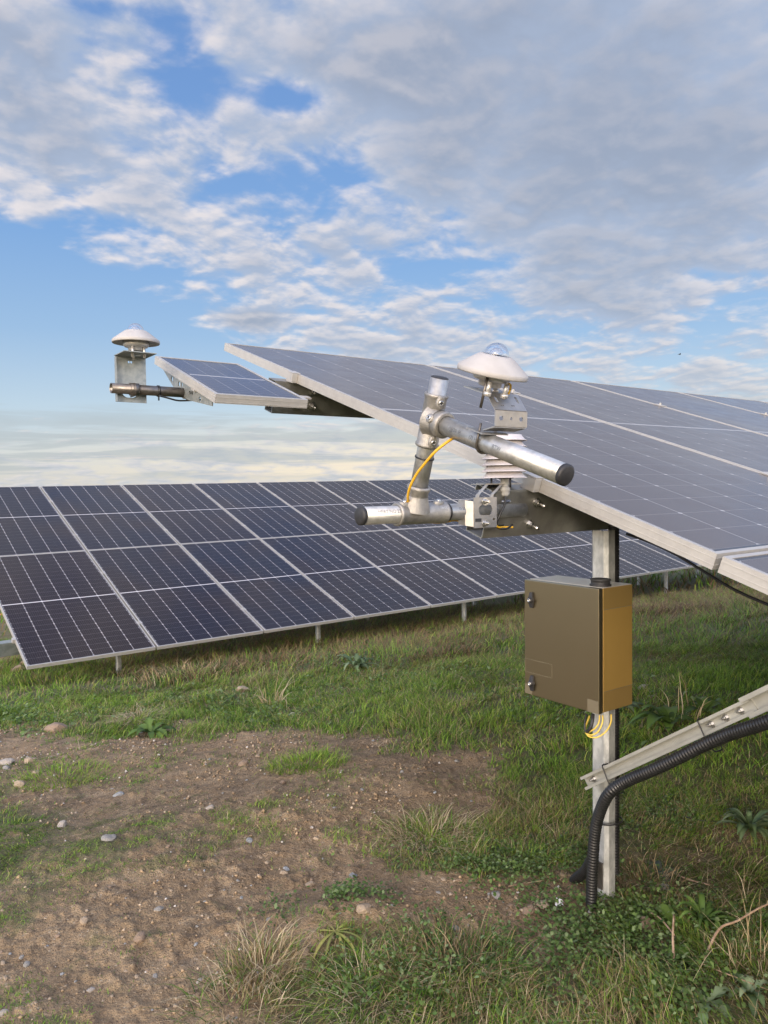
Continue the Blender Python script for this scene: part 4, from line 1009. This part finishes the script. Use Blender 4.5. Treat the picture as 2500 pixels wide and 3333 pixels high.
# triangular side gusset of the reference panel
g = empty('gusset_bracket', RB-Ns*.03, 'triangular grey plate with round holes under the small panel', 'bracket')
mb = MB(); gx = RB.x+.01
def gp(px, py):          # point on the plane x = gx seen at pixel
    d = Vector(M @ np.array([(px-CX)/F, (py-CY)/F, 1.])); c = Vector(C0); tt = (gx-c.x)/d.x; return c+d*tt
top0, top1 = gp(530, 1192), gp(692, 1318); low = gp(570, 1262); up_ = (top1-top0).normalized(); ou = Vector((1, 0, 0)).cross(up_); ou = ou if (low-top0).dot(ou) > 0 else -ou
def loc2(p): return ((p-top0).dot(up_), (p-top0).dot(ou))
bm = bmesh.new(); outl = [gp(530, 1180), gp(531, 1203), gp(566, 1262), gp(612, 1302), gp(690, 1322), gp(692, 1306), gp(700, 1290)]
vs = [bm.verts.new((*loc2(p), 0)) for p in outl]; E_ = [bm.edges.new((vs[i], vs[(i+1) % len(vs)])) for i in range(len(vs))]
for (px, py, r) in ((560,1234,.009), (583,1250,.009), (592,1252,.007), (618,1278,.007), (625,1280,.007), (650,1300,.008)):
    c = loc2(gp(px, py)); hv = [bm.verts.new((c[0]+r*math.cos(a), c[1]+r*math.sin(a), 0)) for a in [2*math.pi*k/12 for k in range(12)]]
    E_ += [bm.edges.new((hv[i], hv[(i+1) % 12])) for i in range(12)]
bmesh.ops.triangle_fill(bm, edges=E_, use_beauty=True); gg = bmesh.ops.extrude_face_region(bm, geom=bm.faces[:])
bmesh.ops.translate(bm, verts=[v for v in gg['geom'] if isinstance(v, bmesh.types.BMVert)], vec=(0, 0, .003)); bm.verts.index_update()
mb.add([top0+up_*v.co.x+ou*v.co.y+Vector((1, 0, 0))*v.co.z for v in bm.verts], [tuple(v.index for v in f.verts) for f in bm.faces]); bm.free()
mb.build('plate', MT['bplate'], g)
rl = MB(); rl.box(RB-Bs*.16-Ns*.034, (.42, 0, 0), -Bs*.03, Ns*.0055); rl.build('rail', MT['alu'], g)
# ------------------------------------------------------------------ steel enclosure
BX, BY = 1.4225, 1.104; BD, BW = .128, .232
BZ0 = -.5470+CAMZ; BZ1 = -.2505+CAMZ
bx = empty('control_box', (BX+.06, BY+BW/2, BZ0), 'brushed stainless steel control box with black door locks fixed to the post', 'control box')
rim = .016
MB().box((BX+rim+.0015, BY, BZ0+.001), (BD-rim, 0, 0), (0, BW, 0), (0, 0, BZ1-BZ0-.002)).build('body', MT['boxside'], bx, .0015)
MB().box((BX+rim-.0002, BY+.004, BZ0+.005), (.0019, 0, 0), (0, BW-.008, 0), (0, 0, BZ1-BZ0-.010)).build('seal', MT['rubber'], bx)
MB().box((BX+rim+.003, BY+.0015, BZ1-.0008), (BD-rim-.0045, 0, 0), (0, BW-.003, 0), (0, 0, .0012)).build('top_sky_reflection', MT['topreflect'], bx)  # thin sheet added to carry the painted sky brightness
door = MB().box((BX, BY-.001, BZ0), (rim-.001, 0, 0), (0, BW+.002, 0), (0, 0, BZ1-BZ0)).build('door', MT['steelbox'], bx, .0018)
def dp(px, py, x=BX):
    d = Vector(M @ np.array([(px-CX)/F, (py-CY)/F, 1.])); c = Vector(C0); tt = (x-c.x)/d.x; return c+d*tt
for (px, py) in ((1729, 1952), (1731, 2222)):
    q = dp(px, py); q.y -= .004
    lk = MB().lathe(q, (-1, 0, 0), [(0, .0), (.0085, 0), (.0085, .006), (.0065, .009), (.0065, .013), (0, .0131)], 18)
    for sg in (1, -1):
        w0, w1 = .0075, .0045
        v_ = [q+Vector((-.001, -w0, 0)), q+Vector((-.001, w0, 0)), q+Vector((-.001, w1, sg*.0195)), q+Vector((-.001, -w1, sg*.0195))]
        lk.add(v_+[p+Vector((-.0085+.004*(i > 1), 0, 0)) for i, p in enumerate(v_)], [(0,1,2,3),(4,5,6,7),(0,1,5,4),(1,2,6,5),(2,3,7,6),(3,0,4,7)])
    l = lk.build('door_lock', MT['rubber'], bx)
    MB().lathe(q+Vector((-.0131, 0, 0)), (-1, 0, 0), [(.0048, 0), (.0048, .0012), (.0028, .0013), (.0026, .0004), (0, .0004)], 16).build('key_barrel', MT['bolt'], l)
def film(x, y0, y1, z0, z1, t=.0006):
    MB().box((x-t*.6, y0, z0), (t*.6-.00005, 0, 0), (0, y1-y0, 0), (0, 0, z1-z0)).build('film_patch', MT['film'], door)
def outline(x, y0, y1, z0, z1, t=.0007):
    mb = MB()
    for (a, b_, c, d) in ((y0, y1, z0, z0+t), (y0, y1, z1-t, z1), (y0, y0+t, z0+t, z1-t), (y1-t, y1, z0+t, z1-t)):
        mb.box((x-.0004, a, c), (.00035, 0, 0), (0, b_-a, 0), (0, 0, d-c))
    mb.build('tape_outline', MT['filmedge'], door)
p1 = dp(1797, 2163); p2 = dp(1797, 2208); outline(BX, p1.y, BY+BW, p2.z, p1.z)
film(BX, BY+.0, BY+.032, BZ0+.0015, BZ0+.030); film(BX, BY+BW-.024, BY+BW, BZ0+.0015, BZ0+.026)
outline(BX-.0005, BY+.0, BY+.033, BZ0+.001, BZ0+.031)
MB().box((BX+rim+.0025, BY-.0005, BZ0+.0505), (BD-rim-.004, 0, 0), (0, .0004, 0), (0, 0, BZ1-BZ0-.1022)).build('side_reflection', MT['goldreflect'], bx)  # thin sheet added to carry the painted golden reflection
mb = MB()
for z in (BZ1-.052, BZ0+.050): mb.box((BX+rim+.002, BY-.0007, z), (BD-rim-.002, 0, 0), (0, .0006, 0), (0, 0, .0007))
mb.build('tape_outline', MT['purlin'], bx)
gc = Vector((BX+.046, BY+.030, BZ1-.001))
MB().lathe(gc, (0, 0, 1), [(.0, 0), (.0255, 0), (.0255, .005), (.0225, .0065), (.0225, .0135), (.0242, .0145), (.0242, .017), (.0235, .018), (.019, .018), (.018, .0168), (0, .0168)], 36).build('top_gland', MT['rubber'], bx)
# cables looping under the box
def z4(x, y): return (1650+x*.3165, 1700+y*.3165)
K = (*z4(822, 2165), 1.80)
for pts, mtk, lab, r in (
  ([(955,1985,1.79),(945,2060,1.785),(905,2120,1.785),(830,2165,1.80)], 'yellow2', 'innermost yellow cable loop under the steel box', .002),
  ([(985,1985,1.78),(982,2060,1.775),(940,2150,1.775),(870,2188,1.785),(818,2172,1.80)], 'yellow2', 'middle yellow cable loop under the steel box', .002),
  ([(1072,1975,1.80),(1068,2060,1.79),(1020,2150,1.78),(930,2210,1.78),(850,2205,1.79),(812,2165,1.80)], 'yellow2', 'outermost yellow cable loop under the steel box', .002),
  ([(850,1990,1.83),(825,2060,1.82),(805,2110,1.81),(815,2160,1.80)], 'yellow2', 'short yellow cable at the left of the looped cables', .0022),
  ([(885,1975,1.80),(880,2040,1.79),(860,2110,1.79),(822,2160,1.80)], 'rubber', 'thick black cable in the bundle under the steel box', .0042),
  ([(818,1970,1.82),(803,2050,1.81),(802,2120,1.805),(818,2165,1.80)], 'rubber', 'thin black cable at the left of the bundle under the box', .0022)):
    tag(cabl([(*z4(a, b_), c) for a, b_, c in pts], r).build('box_cable', MT[mtk]), lab, 'cable')
# ------------------------------------------------------------------ conduits
cp = [(2620,2300,1.42),(2500,2349,1.49),(2338,2404,1.60),(2157,2492,1.70),(2035,2545,1.775),(1982,2584,1.80),(1951,2648,1.835),(1936,2716,1.855),(1929,2815,1.87),(1926,2890,1.88),(1925,2950,1.885)]
sp_ = smooth_path([at(*p) for p in cp], 12); pp, RR = corrugated(sp_, .0142, .0078)
tag(MB().tube(pp, RR, 20).build('corrugated_conduit', MT['conduit']), 'thick black corrugated conduit running under the strut and down the post', 'conduit')
gA = groundpt(1868, 2868)
sp_ = smooth_path([at(1934, 2760, 1.86), at(1924, 2800, 1.90), at(1900, 2840, 1.95), gA+Vector((0, 0, -.0)), gA+Vector((-.03, .02, -.05))], 10); pp, RR = corrugated(sp_, .0135, .0078)
tag(MB().tube(pp, RR, 18).build('corrugated_conduit', MT['conduit']), 'second corrugated conduit slanting into the soil left of the post foot', 'conduit')
pp, RR = corrugated([Vector((1.606, 1.192, .38)), Vector((1.606, 1.192, .65)), Vector((1.606, 1.192, .99))], .0145, .0078)
pp, RR = corrugated([Vector((1.608, 1.200, .05)), Vector((1.608, 1.200, .99))], .0145, .0078)
tag(MB().tube(pp, RR, 16).build('corrugated_conduit', MT['conduit']), 'upright corrugated conduit hidden behind the post', 'conduit')
tag(cabl([(2040,1738,1.96),(2115,1764,1.90),(2197,1803,1.85),(2278,1852,1.80),(2386,1917,1.72),(2500,1968,1.64),(2640,2020,1.55)], .0036).build('array_cable', MT['tie']), 'black cable sagging below the edge of the near array', 'cable')
tie('cable_tie', Vector((PX+.022, (PY0+PY1)/2-.012, at(1960, 2712, 1.86).z)), (0.0, .12, 1), .036, 'black cable tie holding the conduit to the post above its foot', .005)
for px_, lab in ((1985, 'black cable tie on the strut where it meets the post'), (2300, 'black cable tie on the strut near its bolted splice')):
    k = min(((abs(proj(A0+bd*(i*.004))[0]-px_), i) for i in range(200)))[1]; q = A0+bd*(k*.004)
    lo = q-bn*.048; hi = q+bn*.019; X = Vector((-1, 0, 0)); mb = MB()
    path = smooth_path([hi+X*-.004, hi+X*.016, q+X*.02, q-bn*.018+X*.023, lo+X*.020, lo-bn*.006+X*.004, lo+X*-.014, q-X*.006, hi-X*.004], 5); mb.tube(path, .0017, 6)
    tag(mb.build('cable_tie', MT['tie']), lab, 'cable tie')
# bird
p = at(2213, 1153, 60.); mb = MB(); sc_ = .14
rt = Vector(M[:, 0]); up = -Vector(M[:, 1]); fw = Vector(M[:, 2])
mb.tube([p-rt*sc_*.5, p-rt*sc_*.2, p+rt*sc_*.2, p+rt*sc_*.55], [.01, .05, .045, .01], 8)
for sg in (1, -1):
    w_ = [p-rt*.05, p+rt*.06, p+rt*.02+fw*(sg*.14)+up*.07, p-rt*.07+fw*(sg*.28)+up*.04]
    mb.add(w_+[v-up*.012 for v in w_], [(0,1,2,3),(7,6,5,4),(0,1,5,4),(1,2,6,5),(2,3,7,6),(3,0,4,7)])
tag(mb.build('bird', MT['rubber']), 'tiny dark bird flying in the sky at right', 'bird')
# ------------------------------------------------------------------ sky
SUN_DIR = Vector((-.82, -.57, math.tan(math.radians(13)))).normalized()
SUN_EL = math.asin(SUN_DIR.z); SUN_ROT = math.atan2(SUN_DIR.x, SUN_DIR.y)
W = bpy.data.worlds.new('World'); S.world = W; W.use_nodes = True; t = NT(W.node_tree)
for n_ in list(t.n): t.n.remove(n_)
out = t.new('ShaderNodeOutputWorld'); bg = t.new('ShaderNodeBackground'); bg.inputs['Strength'].default_value = .1
t.l.new(bg.outputs[0], out.inputs[0])
sk = t.new('ShaderNodeTexSky', sky_type='NISHITA'); sk.sun_disc = False; sk.sun_elevation = SUN_EL; sk.sun_rotation = SUN_ROT; sk.air_density = 1.; sk.dust_density = .6; sk.ozone_density = 1.5
dv = t.vm('NORMALIZE', t.new('ShaderNodeTexCoord').outputs['Generated']); x, y, z = t.sep(dv)
def cdir(px, py): v = M @ np.array([(px-CX)/F, (py-CY)/F, 1.]); return tuple(v/np.linalg.norm(v))
def blob(px, py, r, s=1.):          # soft disc round a direction; r in photo pixels
    d = t.vm('DISTANCE', dv, cdir(px, py)); return t.mr(d, r/F*1.25, 0., 0., s)
def eblob(px, py, rx, ry, s=1.):    # elliptical, wide along the horizon
    c = cdir(px, py); h = math.hypot(c[0], c[1]); u = (c[1]/h, -c[0]/h, 0.); rel = t.vm('SUBTRACT', dv, c)
    a = t.m('DIVIDE', t.vm('DOT_PRODUCT', rel, u), rx/F); b_ = t.m('DIVIDE', t.m('SUBTRACT', z, c[2]), ry/F)
    f_ = t.vm('DOT_PRODUCT', dv, c); q = t.m('SQRT', t.m('ADD', t.m('MULTIPLY', a, a), t.m('MULTIPLY', b_, b_)))
    return t.m('MULTIPLY', t.mr(q, 1., 0., 0., s), t.m('GREATER_THAN', f_, 0.))
el = t.m('MAXIMUM', z, 0.)
rp = t.new('ShaderNodeValToRGB'); t.set(rp.inputs[0], el); cr = rp.color_ramp
pts = [(0., (.64,.66,.68)), (.035, (.68,.73,.77)), (.10, (.56,.71,.86)), (.19, (.36,.56,.84)), (.30, (.24,.45,.82)), (.45, (.19,.37,.75)), (.8, (.10,.22,.55))]
while len(cr.elements) < len(pts): cr.elements.new(.5)
for e_, (p_, c_) in zip(cr.elements, pts): e_.position = p_; e_.color = (*c_, 1)
sky = t.mix(.82, t.vm('SCALE', sk.outputs[0], scale=.10), rp.outputs[0])
warm = eblob(1350, 1540, 1700, 230, .9); sky = t.mix(warm, sky, (1.0,.87,.67))
# warm afterglow low around the rest of the horizon, stronger toward the sun
sd_ = t.m('MAXIMUM', t.vm('DOT_PRODUCT', dv, tuple(SUN_DIR)), 0.)
glow = t.m('MULTIPLY', t.m('POWER', sd_, 3.), .9)
low = t.mr(z, .28, .0, 0., 1.)
# cloud layer
zz = t.m('ADD', t.m('MAXIMUM', z, 0.), .17); uv = t.comb(t.m('DIVIDE', x, zz), t.m('DIVIDE', y, zz), 0.)
def field(off):
    v = t.vm('ADD', uv, off)
    v = t.vm('ADD', v, (2.3, 5.1, 0.))
    a = t.noise(v, 1.7, 3, .5, .2); b_ = t.noise(v, 5.2, 4, .5, .35); c_ = t.noise(v, 12.5, 6, .55, .2)
    return t.m('ADD', t.m('ADD', t.m('MULTIPLY', a, .36), t.m('MULTIPLY', b_, .44)), t.m('MULTIPLY', c_, .20))
f0 = field((0., 0., 0.)); so = .05; f1 = field((SUN_DIR.x*so*.6, SUN_DIR.y*so*1.2, 0.))
bias = None
for args in [(150,1080,700,420,-.30), (-100,900,450,160,-.10), (590,190,170,170,-.13), (950,320,200,70,-.18), (330,20,250,40,-.10), (1150,620,300,170,-.10), (600,1270,700,170,-.30),
             (2400,1050,200,110,-.13), (1450,880,330,90,-.07), (760,590,160,60,-.10),
             (1700,350,900,420,.22), (2100,750,700,380,.20), (200,250,420,260,.10), (500,640,420,180,.10), (200,520,420,200,.10), (760,440,200,110,.08), (350,830,260,110,.10), (-50,420,300,300,.10), (1250,150,500,220,.13), (1000,850,500,160,.07), (800,1040,240,55,.26), (1500,1120,500,110,.05), (60,1190,110,40,.26), (2400,300,500,400,.06), (2300,1220,260,120,.02)]:
    e_ = eblob(*args); bias = e_ if bias is None else t.m('ADD', bias, e_)
cov = t.m('ADD', f0, t.m('ADD', bias, .012))
alpha = t.mr(cov, .435, .585); thick = t.mr(cov, .50, .78)
lit = t.mr(t.m('SUBTRACT', f0, f1), -.05, .09)
edge_ = t.mr(cov, .70, .48)
cl_lo = t.mix(thick, (.45,.53,.68), (.36,.41,.51))
cl_hi = (1.08,.95,.86)
veil = eblob(2050, 420, 1300, 900, .62)
lf = t.m('MULTIPLY', t.m('MULTIPLY', lit, t.m('ADD', .34, t.m('MULTIPLY', edge_, .62))), t.m('SUBTRACT', 1., veil), clamp=True)
cl = t.mix(lf, cl_lo, cl_hi)
cl = t.mix(t.mr(z, .22, .05, 0., .55), cl, (.62,.64,.66))
sky = t.mix(t.m('MULTIPLY', alpha, .87), sky, cl)
# streaky low band
sv = t.vm('MULTIPLY', dv, (2.2, 2.2, 34.)); s1 = t.noise(sv, 1.5, 5, .55, .3)
zw = t.m('ADD', z, t.m('MULTIPLY', t.m('SUBTRACT', t.noise(t.vm('MULTIPLY', dv, (3., 3., 14.)), 2.2, 5, .6), .5), .09)); band = t.m('MULTIPLY', t.mr(zw, .125, .055), t.mr(z, .0, .02)); bm_ = t.m('MULTIPLY', t.mr(t.m('ADD', s1, eblob(300, 1430, 1100, 110, .12)), .50, .60), band)
sky = t.mix(t.m('MULTIPLY', bm_, .6), sky, (.45,.51,.54))
s2 = t.noise(t.vm('MULTIPLY', dv, (1.6, 1.6, 60.)), 2.2, 4, .5); sky = t.mix(t.m('MULTIPLY', t.m('MULTIPLY', t.mr(s2, .60, .70), t.mr(z, .07, .03)), .5), sky, (.90,.78,.68))
# sunset side behind the camera, plus added unseen glow and fill
sky = t.mix(t.m('MULTIPLY', glow, t.m('ADD', .45, t.m('MULTIPLY', low, .5)), clamp=True), sky, (2.6,1.9,1.25))
ez_ = t.m('MAXIMUM', t.vm('DOT_PRODUCT', dv, (.80,-.58,.12)), 0.); sky = t.mix(t.m('MULTIPLY', t.m('MULTIPLY', t.m('POWER', ez_, 6.), low), .8), sky, (1.5,1.02,.50))  # unseen golden glow low on the right, added for the box side
back = t.mr(t.vm('DOT_PRODUCT', dv, tuple(-Vector(M[:, 2]))), -.72, .35, 0., 1.)      # sunset half of the sky, unseen behind the camera, boosted as added fill
sky = t.vm('SCALE', sky, scale=t.m('ADD', 1., t.m('MULTIPLY', back, 2.1)))
skyS = t.vm('SCALE', sky, scale=10.)
t.l.new(skyS, bg.inputs[0])
sl_ = bpy.data.lights.new('sun', 'SUN'); sl_.energy = 2.0; sl_.angle = math.radians(12); sl_.color = (1., .90, .75)
so_ = bpy.data.objects.new('sun', sl_); COL.objects.link(so_); so_.rotation_euler = SUN_DIR.to_track_quat('Z', 'Y').to_euler(); so_.location = (-5, -5, 8)
# ------------------------------------------------------------------ camera
cam = bpy.data.cameras.new('camera'); co_ = bpy.data.objects.new('camera', cam); COL.objects.link(co_)
cam.sensor_fit = 'VERTICAL'; cam.sensor_height = 36.; cam.lens = F/3333*36.; cam.clip_start = .05; cam.clip_end = 9000
Rm = Matrix(((M[0,0], -M[0,1], -M[0,2]), (M[1,0], -M[1,1], -M[1,2]), (M[2,0], -M[2,1], -M[2,2]))).to_4x4(); Rm.translation = C0; co_.matrix_world = Rm
S.camera = co_
S.view_settings.view_transform = 'Standard'; S.view_settings.look = 'None'; S.view_settings.exposure = 0.; S.view_settings.gamma = 1.
S.render.engine = 'CYCLES'
